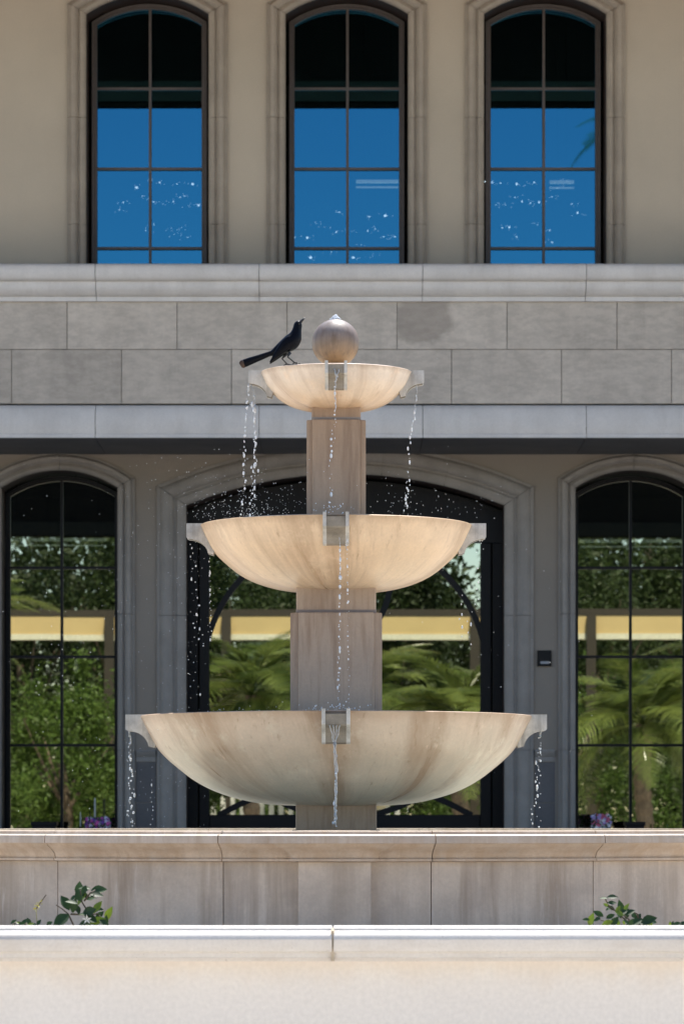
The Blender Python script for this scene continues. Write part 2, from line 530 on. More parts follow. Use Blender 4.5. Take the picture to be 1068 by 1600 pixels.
# ------------------------------------------------------------------ building
YF = 38.0             # facade plane
K = YF / 30.0
SF = F / YF
bld = thing('building', (0.04, YF, TER), 'cream stucco two-storey building with arched windows behind the fountain', 'building')
XL, XR = -11.5, 11.5
ZEAVE = CAMZ + 7.12 * K
EAVE = 5.25 * K        # deep roof overhang
Z_SOF = CAMZ + 3.053 * K
Z_MID = Z_SOF + 0.06


def arch(xl, xr, zs, rise, n=24):
    h = (xr - xl) / 2
    rad = (h * h + rise * rise) / (2 * rise)
    cx, cz = (xl + xr) / 2, zs + rise - rad
    a0 = math.asin(h / rad)
    out = []
    for i in range(n + 1):
        a = -a0 + 2 * a0 * i / n
        out.append((cx + rad * math.sin(a), cz + rad * math.cos(a), math.sin(a), math.cos(a)))
    m = math.cos(a0) / (1 + math.sin(a0))
    return out, m


UP = [-1.626 * K, 0.040 * K, 1.697 * K]
U_HALF, U_SPRING, U_RISE, U_TW = 95.5 / SF, fz(22, YF), 30 / SF, 30 / SF
U_SILL = fz(423, YF)
GW = [-2.36 * K, 2.435 * K]
G_HALF, G_SPRING, G_RISE, G_TW = 90.5 / SF, fz(762, YF), 27 / SF, 27 / SF
D_C, D_HALF, D_SPRING, D_RISE, D_TW = 0.027 * K, 248 / SF, fz(790, YF), 49 / SF, 46 / SF

# walls: one solid with arched holes (each hole a little larger than the trim's inner edge)
def wall_row(b, z0, z1, holes, y0, y1):
    """holes: (cx, half, sill, spring, rise)"""
    g = 0.032
    x = XL
    for cx, half, sill, spring, rise in holes:
        l, r = cx - half - g, cx + half + g
        b.box(x, l, y0, y1, z0, z1)
        if sill > z0 + 0.01: b.box(l, r, y0, y1, z0, sill)
        pts, _ = arch(l, r, spring, rise, 20)
        top = min(z1, 1e9)
        for i in range(20):
            (xa, za, _, _), (xb, zb, _, _) = pts[i], pts[i + 1]
            b.prism([(xa, za + g), (xb, zb + g), (xb, top), (xa, top)], y0, y1)
        x = r
    b.box(x, XR, y0, y1, z0, z1)


b = MB()
wall_row(b, Z_MID, ZEAVE + 0.3, [(c, U_HALF, U_SILL, U_SPRING, U_RISE) for c in UP], YF, YF + 0.34)
link('upper_wall', b, M['stucco'], bld)
b = MB()
holes = [(GW[0], G_HALF, TER, G_SPRING, G_RISE), (D_C, D_HALF, TER, D_SPRING, D_RISE), (GW[1], G_HALF, TER, G_SPRING, G_RISE)]
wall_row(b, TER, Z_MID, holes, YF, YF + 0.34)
link('lower_wall', b, M['stucco_shaded'], bld)
b = MB(); b.box(XL, XL + 0.3, YF + 0.34, YF + 12, TER, ZEAVE + 0.3); b.box(XR - 0.3, XR, YF + 0.34, YF + 12, TER, ZEAVE + 0.3); b.box(XL, XR, YF + 12, YF + 12.3, TER, ZEAVE + 0.3)
link('side_wall', b, M['stucco'], bld)
b = MB(); b.box(XL + 0.3, XR - 0.3, YF + 6, YF + 6.2, TER, ZEAVE); link('interior_wall', b, M['dark_in'], bld)
b = MB(); b.box(XL + 0.3, XR - 0.3, YF + 0.34, YF + 6, TER, TER + 0.02); link('interior_floor', b, M['dark_in'], bld)
b = MB(); b.box(XL + 0.3, XR - 0.3, YF + 0.34, YF + 6, Z_MID + 0.02, Z_MID + 0.3); b.box(XL + 0.3, XR - 0.3, YF + 0.34, YF + 6, ZEAVE + 0.1, ZEAVE + 0.3); link('ceiling', b, M['dark_in'], bld)
# eave and roof
for k, (ya, yb, mt, dz) in enumerate([(YF - EAVE, YF - EAVE + 0.4, 'eave', 0.0), (YF - EAVE + 0.4, YF - EAVE + 1.7, 'eave_board', 0.012), (YF - EAVE + 1.7, YF - EAVE * 0.45, 'eave', 0.0), (YF - EAVE * 0.45, YF - 0.6, 'eave', 0.0), (YF - 0.6, YF, 'eave_bounce', 0.0)]):
    b = MB(); b.box(XL - 2.2, XR + 2.2, ya, yb - 0.004, ZEAVE + dz, ZEAVE + 0.12); link('eave_board', b, M[mt], bld)
b = MB()
b.add([(XL - 2.2, YF - EAVE - 0.05, ZEAVE + 0.125), (XR + 2.2, YF - EAVE - 0.05, ZEAVE + 0.125), (XR + 2.2, YF + 14, ZEAVE + 0.125), (XL - 2.2, YF + 14, ZEAVE + 0.125),
       (XL - 2.2, YF - EAVE - 0.05, ZEAVE + 0.30), (XR + 2.2, YF - EAVE - 0.05, ZEAVE + 0.30), (XR + 2.2, YF + 14, ZEAVE + 0.30), (XL - 2.2, YF + 14, ZEAVE + 0.30),
       (XL + 4, YF + 4, ZEAVE + 2.6), (XR - 4, YF + 4, ZEAVE + 2.6)],
      [(3, 2, 1, 0), (0, 1, 5, 4), (1, 2, 6, 5), (2, 3, 7, 6), (3, 0, 4, 7), (4, 5, 9, 8), (5, 6, 9), (6, 7, 8, 9), (7, 4, 8)])
link('roof', b, M['roof'], bld)


# moulded surrounds, stone by stone
def prof_trim(wd, dep=0.02):
    k = wd / 0.16
    q = [(0.0, 0.030), (0.010, 0.045), (0.030, 0.054), (0.048, 0.047), (0.056, 0.030), (0.066, 0.028), (0.074, 0.050),
         (0.095, 0.066), (0.12, 0.064), (0.136, 0.046), (0.142, 0.026), (0.158, 0.022), (0.16, -0.012)]
    return [(0.0, -dep)] + [(u * k, v * K) for u, v in q] + [(0.05, -0.012), (0.045, -dep)]


def surround(xl, xr, zbot, zs, rise, wd, joints, narch, mt='trim'):
    e = 0.0022
    prof = prof_trim(wd)
    pts, m = arch(xl, xr, zs, rise, 36)
    lin = [(0.0015, 0.0205), (0.03, 0.0205), (0.03, 0.36 * K), (0.0015, 0.36 * K)]
    b = MB()
    b.loft([[(xl - u, YF + v, zbot) for u, v in lin], [(xl - u, YF + v, zs + u * m) for u, v in lin]] +
           [[(x + nx_ * u, YF + v, z + nz_ * u) for u, v in lin] for x, z, nx_, nz_ in pts[1:-1]] +
           [[(xr + u, YF + v, zs + u * m) for u, v in lin], [(xr + u, YF + v, zbot) for u, v in lin]])
    link('opening_liner', b, M['liner'], bld, smooth=30)
    zz = [zbot] + joints + [None]
    for side in (-1, 1):
        x0 = xl if side < 0 else xr
        for i in range(len(zz) - 1):
            b = MB()
            lo = [(x0 + side * u, YF - v, zz[i] + e) for u, v in prof]
            if zz[i + 1] is None: hi = [(x0 + side * u, YF - v, zs + u * m - e) for u, v in prof]
            else: hi = [(x0 + side * u, YF - v, zz[i + 1] - e) for u, v in prof]
            b.loft([lo, hi])
            link('trim_stone', b, M[mt], bld, smooth=35)
    for k in range(narch):
        b = MB()
        secs = []
        i0, i1 = round(36 * k / narch), round(36 * (k + 1) / narch)
        for i in range(i0, i1 + 1):
            x, z, nx_, nz_ = pts[i]
            sh = (e if i == i0 else (-e if i == i1 else 0)) * 1.0
            if i == 0: secs.append([(x - u + e, YF - v, z + u * m + e) for u, v in prof])
            elif i == 36: secs.append([(x + u - e, YF - v, z + u * m + e) for u, v in prof])
            else: secs.append([(x + nx_ * u + nz_ * sh, YF - v, z + nz_ * u) for u, v in prof])
        b.loft(secs)
        link('trim_stone', b, M[mt], bld, smooth=35)


for c in UP:
    surround(c - U_HALF, c + U_HALF, U_SILL, U_SPRING, U_RISE, U_TW, [fz(352, YF), fz(185, YF)], 1)
for c in GW:
    surround(c - G_HALF, c + G_HALF, TER, G_SPRING, G_RISE, G_TW, [fz(1172, YF), fz(960, YF)], 2, 'trim_shaded')
surround(D_C - D_HALF, D_C + D_HALF, TER, D_SPRING, D_RISE, D_TW, [fz(1172, YF), fz(962, YF)], 5, 'trim_shaded')


# windows
def arch_z(x, pts):
    for i in range(len(pts) - 1):
        if pts[i][0] <= x <= pts[i + 1][0]:
            t = (x - pts[i][0]) / max(1e-9, pts[i + 1][0] - pts[i][0])
            return pts[i][1] + t * (pts[i + 1][1] - pts[i][1])
    return pts[0][1] if x < pts[0][0] else pts[-1][1]


def window(cx, half, zbot, zs, rise, fw, yfr, vert_off, hz, gmat, fmat, seed, mw=0.011 * K):
    rr = random.Random(seed)
    xl, xr = cx - half, cx + half
    # frame: swept round the opening
    prof = [(0.0, 0.0), (0.0, -0.06), (-fw * 0.55, -0.06), (-fw * 0.62, -0.045), (-fw, -0.045), (-fw, 0.02)]
    pts, m = arch(xl, xr, zs, rise, 32)
    b = MB()
    secs = [[(xl - u, yfr + v, zbot - u) for u, v in prof], [(xl - u, yfr + v, zs + u * m) for u, v in prof]]
    secs += [[(x + nx_ * u, yfr + v, z + nz_ * u) for u, v in prof] for x, z, nx_, nz_ in pts[1:-1]]
    secs += [[(xr + u, yfr + v, zs + u * m) for u, v in prof], [(xr + u, yfr + v, zbot - u) for u, v in prof]]
    b.loft(secs, loop=True)
    win = link('window', b, fmat, bld, smooth=30)
    ip, _ = arch(xl + fw, xr - fw, zs - fw * m, rise * (half - fw) / half, 32)
    xm = cx + vert_off
    b = MB(); b.box(xm - mw, xm + mw, yfr - 0.035, yfr + 0.03, zbot + fw, arch_z(xm, ip) + 0.004); link('muntin', b, fmat, win)
    for z in hz:
        for xa, xb in ((xl + fw, xm - mw), (xm + mw, xr - fw)):
            b = MB(); b.box(xa, xb, yfr - 0.028, yfr + 0.026, z - mw, z + mw); link('muntin', b, fmat, win)
    zrow = [zbot + fw] + [z for z in sorted(hz)] + [None]
    for i in range(len(zrow) - 1):
        for xa, xb in ((xl + fw, xm - mw), (xm + mw, xr - fw)):
            za = zrow[i] + (mw if i else 0)
            b = MB()
            if zrow[i + 1] is not None:
                poly = [(xa, za), (xb, za), (xb, zrow[i + 1] - mw), (xa, zrow[i + 1] - mw)]
            else:
                poly = [(xa, za), (xb, za)] + [(xb + (xa - xb) * k / 12, arch_z(xb + (xa - xb) * k / 12, ip)) for k in range(13)]
            # each pane sits very slightly out of true
            tx, tz = rr.uniform(-1, 1) * 0.00012, rr.uniform(-1, 1) * 0.00016
            mx, mz = (xa + xb) / 2, za
            b.prism(poly, 0.0, 0.006)
            b.v = [(x, y + yfr + 0.004 + (x - mx) * tx + (z - mz) * tz, z) for x, y, z in b.v]
            link('pane', b, gmat, win)
    return win


YG = YF + 0.33 * K
for i, c in enumerate(UP):
    window(c, 89.5 * YG / F, fz(423, YG), fz(36, YG), 28 * YG / F, 8 * YG / F, YG, 0.006 * K, [fz(388.5, YG), fz(264.5, YG), fz(139.5, YG)], M['glass_up'], M['bronze'], 11 + i)
for i, c in enumerate(GW):
    window(c, 88.5 * YG / F, TER + 0.02, fz(773, YG), 28 * YG / F, 7 * YG / F, YG, -0.008 if i == 0 else 0.002, [fz(1302, YG), fz(1164.5, YG), fz(1026.5, YG), fz(887.5, YG)], M['glass_low'], M['black_metal'], 31 + i)

# the black steel double door
YD = YF + 0.30 * K
def dx(px): return fx(px, YD)
def dz(py): return fz(py, YD)
b = MB()
pts, _ = arch(D_C - D_HALF - 0.01, D_C + D_HALF + 0.01, D_SPRING - 0.03, D_RISE, 32)
zt = dz(848)
poly = [(pts[0][0], zt), (pts[-1][0], zt)] + [(x, z) for x, z, _, _ in reversed(pts)]
b.prism(poly, YD, YD + 0.08)  # black panel stands for transom glass; its dark reflection is in the colour
door = link('door', b, M['black_metal'], bld)
for xa, xb, nm in ((289, 309, 'door_jamb'), (311, 327, 'stile'), (533, 538.6, 'stile'), (539.4, 545, 'stile'), (750, 767, 'stile'), (769, 789, 'door_jamb')):
    b = MB(); b.box(dx(xa), dx(xb), YD + (0.0 if 'jamb' in nm else 0.018), YD + 0.08, TER + 0.01, zt - 0.002, 0.006); link(nm, b, M['black_metal'], door)
for xa, xb in ((327, 533), (545, 750)):
    b = MB(); b.box(dx(xa) + 0.001, dx(xb) - 0.001, YD + 0.02, YD + 0.075, TER + 0.01, dz(1273), 0.006); link('bottom_rail', b, M['black_metal'], door)
    b = MB(); b.box(dx(xa) + 0.001, dx(xb) - 0.001, YD + 0.046, YD + 0.052, dz(1273), zt); link('pane', b, M['glass_low'], door)


def flatbar(pxs, wd=0.05 * K, th=0.03, y=YD + 0.028):
    b = MB()
    secs = []
    P = [Vector((dx(x), 0, dz(z))) for x, z in pxs]
    for i, p in enumerate(P):
        t = (P[min(i + 1, len(P) - 1)] - P[max(i - 1, 0)]).normalized()
        n = Vector((-t.z, 0, t.x)) * wd / 2
        secs.append([(p.x + s * n.x, y + yy, p.z + s * n.z) for s, yy in ((1, 0), (1, th), (-1, th), (-1, 0))])
    b.loft(secs)
    return link('ring_bar', b, M['black_metal'], door, smooth=30)


def ring(cx, cy, r, a0, a1, n=30): return [(cx + r * math.sin(R(a0 + (a1 - a0) * i / n)), cy - r * math.cos(R(a0 + (a1 - a0) * i / n))) for i in range(n + 1)]
flatbar(ring(539, 1055, 222, 2, 178, 48)); flatbar(ring(539, 1055, 222, -2, -178, 48))
for s in (-1, 1):
    flatbar([(539 + s * (198 - 130 * t), 1274 - 44 * math.sin(t * math.pi * 0.5)) for t in (i / 14 for i in range(15))])
    flatbar([(539 + s * (70 - 40 * t * t), 908 + 90 * t) for t in (i / 12 for i in range(13))])

# parapet: cornice, two ashlar courses, lower band, soffit
YP = 28.85 * K
CJ = [-362, -107, 149, 404.5, 660, 915.5, 1171, 1427]
D1 = 28.62 * K
def cz(py): return fz(py, D1)
prof = [(YP + 0.6, cz(411)), (YP - 0.20 * K, cz(411)), (YP - 0.228 * K, cz(412.5)), (YP - 0.246 * K, cz(417)), (YP - 0.25 * K, cz(424)), (YP - 0.242 * K, cz(431)), (YP - 0.222 * K, cz(436)), (YP - 0.205 * K, cz(437.5)),
        (YP - 0.175 * K, cz(438)), (YP - 0.175 * K, cz(441)), (YP - 0.172 * K, cz(446)), (YP - 0.155 * K, cz(452)), (YP - 0.125 * K, cz(456)), (YP - 0.105 * K, cz(459)), (YP - 0.085 * K, cz(459.6)), (YP - 0.085 * K, cz(466.5)), (YP - 0.02 * K, cz(467.2)), (YP + 0.6, cz(467.2))]
for i in range(len(CJ) - 1):
    b = MB(); b.extr_x(prof, fx(CJ[i], D1) + 0.003, fx(CJ[i + 1], D1) - 0.003)
    link('cornice_stone', b, M['cornice'], bld, smooth=40)
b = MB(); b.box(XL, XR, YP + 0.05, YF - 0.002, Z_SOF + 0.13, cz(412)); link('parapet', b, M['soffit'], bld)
D2 = 28.8 * K
for (ya, yb, off) in ((468.2, 545.6, 105), (546.4, 630.6, 18.5)):
    x = off - 3 * 171.6
    while x < 1500:
        b = MB(); b.box(fx(x, D2) + 0.0028, fx(x + 171.6, D2) - 0.0028, D2, YP + 0.06, fz(yb, D2), fz(ya, D2), 0.003)
        link('stone_block', b, M['ashlar'], bld)
        x += 171.6
def bz(py): return fz(py, 28.7 * K)
prof = [(YP + 0.04, bz(631.2)), (YP - 0.06 * K, bz(631.2)), (YP - 0.10 * K, bz(633.5)), (YP - 0.128 * K, bz(641)), (YP - 0.145 * K, bz(651)), (YP - 0.15 * K, bz(660)), (YP - 0.145 * K, bz(669)), (YP - 0.132 * K, bz(676)), (YP - 0.128 * K, bz(678)),
        (YP - 0.16 * K, bz(678.6)), (YP - 0.162 * K, Z_SOF + 0.002), (YP + 0.04, Z_SOF + 0.002)]
for i in range(len(CJ) - 1):
    b = MB(); b.extr_x(prof, fx(CJ[i], 28.7 * K) + 0.003, fx(CJ[i + 1], 28.7 * K) - 0.003)
    link('band_stone', b, M['cornice'], bld, smooth=40)
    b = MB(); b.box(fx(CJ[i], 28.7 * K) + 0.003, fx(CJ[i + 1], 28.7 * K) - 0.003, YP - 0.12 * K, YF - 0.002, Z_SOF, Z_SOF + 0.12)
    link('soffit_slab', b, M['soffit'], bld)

# dado of the wall piers between door and windows
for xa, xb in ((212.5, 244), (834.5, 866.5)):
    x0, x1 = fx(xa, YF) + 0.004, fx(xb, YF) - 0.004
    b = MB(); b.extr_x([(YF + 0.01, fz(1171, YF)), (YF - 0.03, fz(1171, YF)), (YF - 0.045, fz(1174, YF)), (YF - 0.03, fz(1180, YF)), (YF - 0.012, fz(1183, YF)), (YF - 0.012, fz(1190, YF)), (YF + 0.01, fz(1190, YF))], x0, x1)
    link('dado_cap', b, M['trim_shaded'], bld, smooth=40)
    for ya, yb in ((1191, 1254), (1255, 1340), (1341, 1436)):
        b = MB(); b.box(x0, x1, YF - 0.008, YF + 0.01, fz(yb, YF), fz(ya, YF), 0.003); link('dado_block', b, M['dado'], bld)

# card reader
cr = thing('card_reader', (fx(850, YF), YF, fz(1029, YF)), 'small black wall-mounted card reader on the pier right of the door', 'card reader')
b = MB(); b.box(fx(839, YF), fx(860.5, YF), YF - 0.035, YF - 0.002, fz(1041, YF), fz(1016.5, YF), 0.006); link('housing', b, M['black_metal'], cr)
b = MB(); b.box(fx(843.5, YF), fx(857, YF), YF - 0.037, YF - 0.034, fz(1037.5, YF), fz(1033.5, YF)); link('status_strip', b, plain('grey_strip', (0.30, 0.31, 0.33), 0.4), cr)

# ------------------------------------------------------------------ tiered fountain
FX, FY = fx(525, 19.3), 19.3
SP = F / FY
def pz(py): return fz(py, FY)
PROF = [(1.0, 0.0), (0.968, 0.14), (0.915, 0.352), (0.862, 0.48), (0.806, 0.585), (0.735, 0.705), (0.655, 0.805), (0.57, 0.88), (0.48, 0.935), (0.40, 0.97), (0.319, 0.99), (0.207, 1.0)]
fo = thing('tiered_fountain', (FX, FY, 1.3), 'three-tiered stone fountain with round bowls and a ball finial, water running', 'fountain')
BOWLS = [  # rim px row at the sides, bottom row, radius px, spout scale, materials
    dict(rim=1120, bot=1259, r=305, s=1.0),
    dict(rim=822, bot=925, r=212, s=0.93),
    dict(rim=583, bot=643, r=118.5, s=0.80)]
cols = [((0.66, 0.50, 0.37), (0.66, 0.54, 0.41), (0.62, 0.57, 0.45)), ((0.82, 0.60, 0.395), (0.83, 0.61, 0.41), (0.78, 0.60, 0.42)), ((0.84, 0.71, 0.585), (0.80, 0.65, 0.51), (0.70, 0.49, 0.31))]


def smooth_prof(pr, k=3):
    out = []
    for i in range(len(pr) - 1):
        p0, p1, p2, p3 = pr[max(i - 1, 0)], pr[i], pr[i + 1], pr[min(i + 2, len(pr) - 1)]
        for j in range(k):
            t = j / k
            out.append(tuple(0.5 * ((2 * p1[q]) + (-p0[q] + p2[q]) * t + (2 * p0[q] - 5 * p1[q] + 4 * p2[q] - p3[q]) * t * t + (-p0[q] + 3 * p1[q] - 3 * p2[q] + p3[q]) * t ** 3) for q in (0, 1)))
    out.append(pr[-1])
    return out


def spout_mesh(s):
    """local: x outwards from the bowl's rim, y across, z up from the rim; U-channel with a concave underside"""
    L, hw, ck = 0.078 * s, 0.073 * s, 0.020 * s
    side = [(-0.10 * s, 0.010 * s), (L, 0.010 * s), (L, -0.070 * s), (L - 0.012 * s, -0.077 * s)]
    for i in range(1, 9):
        t = i / 8
        a = t * math.pi * 0.46
        side.append((L - 0.012 * s - 0.115 * s * math.sin(a) * 0.98, -0.077 * s - 0.090 * s * (1 - math.cos(a)) * 1.05))
    side += [(L - 0.155 * s, -0.168 * s), (-0.10 * s, -0.10 * s)]
    floor = [(x, min(z, -0.016 * s)) for x, z in side]
    b = MB()
    n = len(side)

    def slab(pr, y0, y1):
        b.add([(x, y0, z) for x, z in pr] + [(x, y1, z) for x, z in pr], [tuple(range(n)), tuple(range(2 * n - 1, n - 1, -1))] + [(i, i + n, (i + 1) % n + n, (i + 1) % n) for i in range(n)])
    slab(side, -hw, -hw + ck)
    slab(side, hw - ck, hw)
    slab([(min(x, L - 0.006 * s), z) for x, z in floor], -hw + ck + 0.0006, hw - ck - 0.0006)
    b.nwet = n + 2
    return b


for k, B in enumerate(BOWLS):
    rr = B['r'] / SP
    z1, z0 = pz(B['rim']), pz(B['bot'])
    dep = z1 - z0
    mt = fountain_mat('bowl_stone_' + ('low', 'middle', 'top')[k], *cols[k], FX, FY, z0, z1, st=(0.68, 0.55, 0.42)[k], rough=0.42, seed=k * 3.7)
    outer = smooth_prof([(r * rr, z1 - d * dep) for r, d in PROF])
    inner = [(r * (rr - 0.035) + 0.0, z1 - d * (dep - 0.05)) for r, d in reversed(smooth_prof(PROF, 2))]
    lip = [(rr - 0.03, z1 + 0.0), (rr - 0.006, z1 + 0.0035)]
    b = MB(); b.lathe(outer + inner[:-1] + lip, FX, FY, 96)
    bowl = link('bowl', b, mt, fo, smooth=50)
    sb = spout_mesh(B['s'])
    sm = sb.mesh('spout', M['spout'])
    sm.materials.append(M['spout_wet'])
    for q in range(len(sm.polygons) - sb.nwet, len(sm.polygons)):
        if abs(sm.polygons[q].normal.y) < 0.9 and sm.polygons[q].normal.z < 0.9: sm.polygons[q].material_index = 1
    for a in range(4):
        o = link('spout', sm, None, None)
        o.rotation_euler = (0, 0, a * math.pi / 2)
        o.location = (FX + math.cos(a * math.pi / 2) * rr, FY + math.sin(a * math.pi / 2) * rr, z1)
        o.parent = bowl
        o.matrix_parent_inverse = Matrix.Translation(-Vector(fo.location)) if False else Matrix.Identity(4)
        attach(o, bowl)
    b = MB(); b.lathe([(0.0005, z1 - 0.03), (rr - 0.05, z1 - 0.03), (rr - 0.06, z1 - 0.04), (0.0005, z1 - 0.04)], FX, FY, 48)
    link('water', b, M['water'], fo)

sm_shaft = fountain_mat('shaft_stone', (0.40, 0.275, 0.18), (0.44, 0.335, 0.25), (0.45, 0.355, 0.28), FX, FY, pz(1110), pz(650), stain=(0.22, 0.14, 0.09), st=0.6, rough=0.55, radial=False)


def notched(hw, pw, d):
    """square block with a proud, narrower panel on each of its four faces: half width hw, panel half width pw, proud d"""
    q = []
    for a in range(4):
        c, s = math.cos(a * math.pi / 2), math.sin(a * math.pi / 2)
        for x, y in ((-hw, -hw), (-pw, -hw), (-pw + 0.004, -hw - d), (pw - 0.004, -hw - d), (pw, -hw)):
            q.append((x * c - y * s, x * s + y * c))
    return q


def shaft(name, hwpx, pwpx, ytop, ybot, mat=sm_shaft, d=0.02):
    hw, pw = hwpx / SP, pwpx / SP
    pl = notched(hw, pw, d)
    b = MB()
    b.loft([[(FX + x, FY + y, z) for x, y in pl] for z in (pz(ybot), pz(ytop) - 0.006)] + [[(FX + x * 0.985, FY + y * 0.985, pz(ytop)) for x, y in pl]])
    return link(name, b, mat, fo)


def block(name, hwpx, ytop, ybot, mat=sm_shaft, ch=0.006):
    h = hwpx / SP
    b = MB()
    pl = [(-h, -h + ch), (-h + ch, -h), (h - ch, -h), (h, -h + ch), (h, h - ch), (h - ch, h), (-h + ch, h), (-h, h - ch)]
    b.loft([[(FX + x, FY + y, z) for x, y in pl] for z in (pz(ybot), pz(ytop))])
    return link(name, b, mat, fo)


def reg(py, k): return py   # rows measured on the front faces
# front faces stand ~0.2 m nearer the camera than the axis; rows are corrected for it
def fr(py, hw): return HOR + (py - HOR) * (FY - hw / SP) / FY
block('neck', 62.5, fr(1250, 62), fr(1296, 62), sm_shaft)
block('base_plate', 67.5, fr(1296.5, 67), fr(1330, 67), sm_shaft)
shaft('shaft', 65.0, 58.5, fr(957, 66), fr(1112, 66) - 0)
block('joint_plate', 62, fr(952.5, 62), fr(957.2, 62), plain('grey_mortar', (0.22, 0.19, 0.18), 0.7))
block('neck', 61.5, fr(918, 62), fr(952.8, 62))
shaft('shaft', 40.0, 37.0, fr(655.5, 44), fr(806, 44))
block('joint_plate', 38.2, fr(651.5, 38), fr(655.8, 38), plain('grey_mortar_upper', (0.26, 0.23, 0.21), 0.7))
block('neck', 38, fr(636, 38), fr(651.8, 38))
b = MB(); b.ball((FX - 0.004, FY, pz(536)), 37.0 / SP, 48, 32)
ballm = fountain_mat('ball_stone', (0.29, 0.25, 0.235), (0.28, 0.20, 0.145), (0.50, 0.27, 0.115), FX, FY, pz(573), pz(499), stain=(0.16, 0.105, 0.07), st=0.75, rough=0.55, seed=9.1, radial=False)
link('ball_finial', b, ballm, fo, smooth=180)
b = MB(); b.lathe([(0.001, pz(645)), (0.085, pz(645)), (0.07, pz(570)), (0.001, pz(570))], FX, FY, 24)
link('ball_stem', b, ballm, fo, smooth=40)

# ------------------------------------------------------------------ round fountain basin
RB = 2.60
fb = thing('fountain_basin', (FX, FY, TER), 'round stained stone basin wall with moulded cap under the tiered fountain', 'basin')
D3 = 16.6
def qz(py): return fz(py, D3)


def arcsweep(prof, a0, a1, n, e=0.0022, mit=None):
    secs = []
    for i in range(n + 1):
        a = a0 + (a1 - a0) * i / n
        sec = []
        for r, z in prof:
            aa = a
            if mit: aa = a + (a - (a0 + a1) / 2) / ((a1 - a0) / 2) * max(0.0, (r - mit)) / RB
            else: aa = a + (e / RB if i == 0 else (-e / RB if i == n else 0))
            sec.append((FX + r * math.sin(aa), FY - r * math.cos(aa), z))
        secs.append(sec)
    b = MB(); b.loft(secs)
    return b


CAP = [(2.32, qz(1298.5)), (2.615, qz(1298.5)), (2.622, qz(1299.2)), (2.624, qz(1303.6)), (2.694, qz(1304.2)), (2.705, qz(1306)), (2.708, qz(1310)), (2.708, qz(1318)), (2.690, qz(1318.8)), (2.682, qz(1322)), (2.662, qz(1326)), (2.640, qz(1330.5)), (2.626, qz(1336)), (2.620, qz(1342)),
       (2.632, qz(1342.6)), (2.632, qz(1346)), (2.604, qz(1347)), (2.32, qz(1347))]
WAL = [(2.34, TER), (2.60, TER), (2.60, qz(1347.4)), (2.34, qz(1347.4))]
angs = [R(-11.6), R(-30.5), R(9.9), R(28.0)]
edges = [-30.5 - 18.6 * k for k in range(8, 0, -1)] + [-30.5, -11.6, 9.9, 28.0] + [28 + 18.6 * k for k in range(1, 8)]
edges = [R(e) for e in edges if -170 < e < 172]
edges = edges + [edges[0] + 2 * math.pi]
for i in range(len(edges) - 1):
    a0, a1 = edges[i], edges[i + 1]
    mid = (a0 < 0 < a1)
    link('cap_stone', arcsweep(CAP, a0, a1, 10), M['basin_cap'], fb, smooth=35)
    if mid:
        link('wall_panel', arcsweep(WAL, a0, R(-3.72), 5), M['basin'], fb)
        link('wall_panel', arcsweep(WAL, R(3.6), a1, 5), M['basin'], fb)
    else:
        link('wall_panel', arcsweep(WAL, a0, a1, 10), M['basin'], fb, smooth=35)
P = 0.05
link('pier', arcsweep([(2.34, TER), (2.60 + P, TER), (2.60 + P, qz(1347.4)), (2.34, qz(1347.4))], R(-3.72), R(3.6), 4, 0.001), M['basin'], fb)
link('pier_cap', arcsweep([(2.45, qz(1347.2))] + [(2.45, qz(1298.0))] + [(r + P, z + 0.0006) for r, z in CAP[1:-1]] + [], R(-3.72), R(3.6), 4, 0, 2.64), M['basin_cap'], fb, smooth=35)
b = MB(); b.lathe([(0.001, 1.455), (2.45, 1.455), (2.45, 1.40), (0.001, 1.40)], FX, FY, 64)
link('water', b, M['water'], fb)

# ------------------------------------------------------------------ garden wall in front
gw = thing('garden_wall', (0, 12.7, 0), 'low cream stucco garden wall with pale rounded coping across the front', 'wall')
b = MB(); b.box(-9, 9, 12.60, 12.8, 0.0, 1.105); link('wall_body', b, M['wall_paint'], gw)
def hz_(py): return fz(py, 12.48)
ZT = 1.2194
prof = [(12.84, ZT), (12.628, ZT), (12.620, ZT - 0.003), (12.619, ZT - 0.0115), (12.512, ZT - 0.0125), (12.494, ZT - 0.016), (12.483, ZT - 0.025), (12.478, ZT - 0.038), (12.477, hz_(1468)), (12.479, hz_(1480)), (12.486, hz_(1487)), (12.498, hz_(1488.5)), (12.499, hz_(1496.5)), (12.510, hz_(1497.5)), (12.522, hz_(1503)), (12.60, hz_(1503.5)),
        (12.80, hz_(1503.5)), (12.84, hz_(1490))]
xj = fx(519.5, 12.48)
for k in range(-3, 3):
    b = MB(); b.extr_x(prof, xj + k * 2.6 + 0.003, xj + (k + 1) * 2.6 - 0.003)
    link('coping_stone', b, M['coping'], gw, smooth=35)
b = MB()
for k in range(-3, 4):
    b.box(xj + k * 2.6 - 0.006, xj + k * 2.6 + 0.006, 12.489, 12.83, hz_(1502), ZT - 0.008)
link('mortar', b, plain('mortar', (0.50, 0.41, 0.30), 0.9, var=0.3), gw)

# ------------------------------------------------------------------ grackle on the top bowl
YB = FY - 0.30
SB = F / YB
def bp(px, py, dy=0.0): return Vector((fx(px, YB), YB + dy, fz(py, YB)))


def body_loft(b, secs, n=16, yoff=0.0):
    out = []
    for i, (px, py, h, wd) in enumerate(secs):
        p = bp(px, py, yoff)
        a = bp(*secs[max(i - 1, 0)][:2]); c = bp(*secs[min(i + 1, len(secs) - 1)][:2])
        t = (c - a).normalized()
        nrm = Vector((-t.z, 0, t.x))
        out.append([p + nrm * (h / SB * math.sin(q)) + Vector((0, wd / SB * math.cos(q), 0)) for q in (2 * math.pi * k / n for k in range(n))])
    b.loft(out)


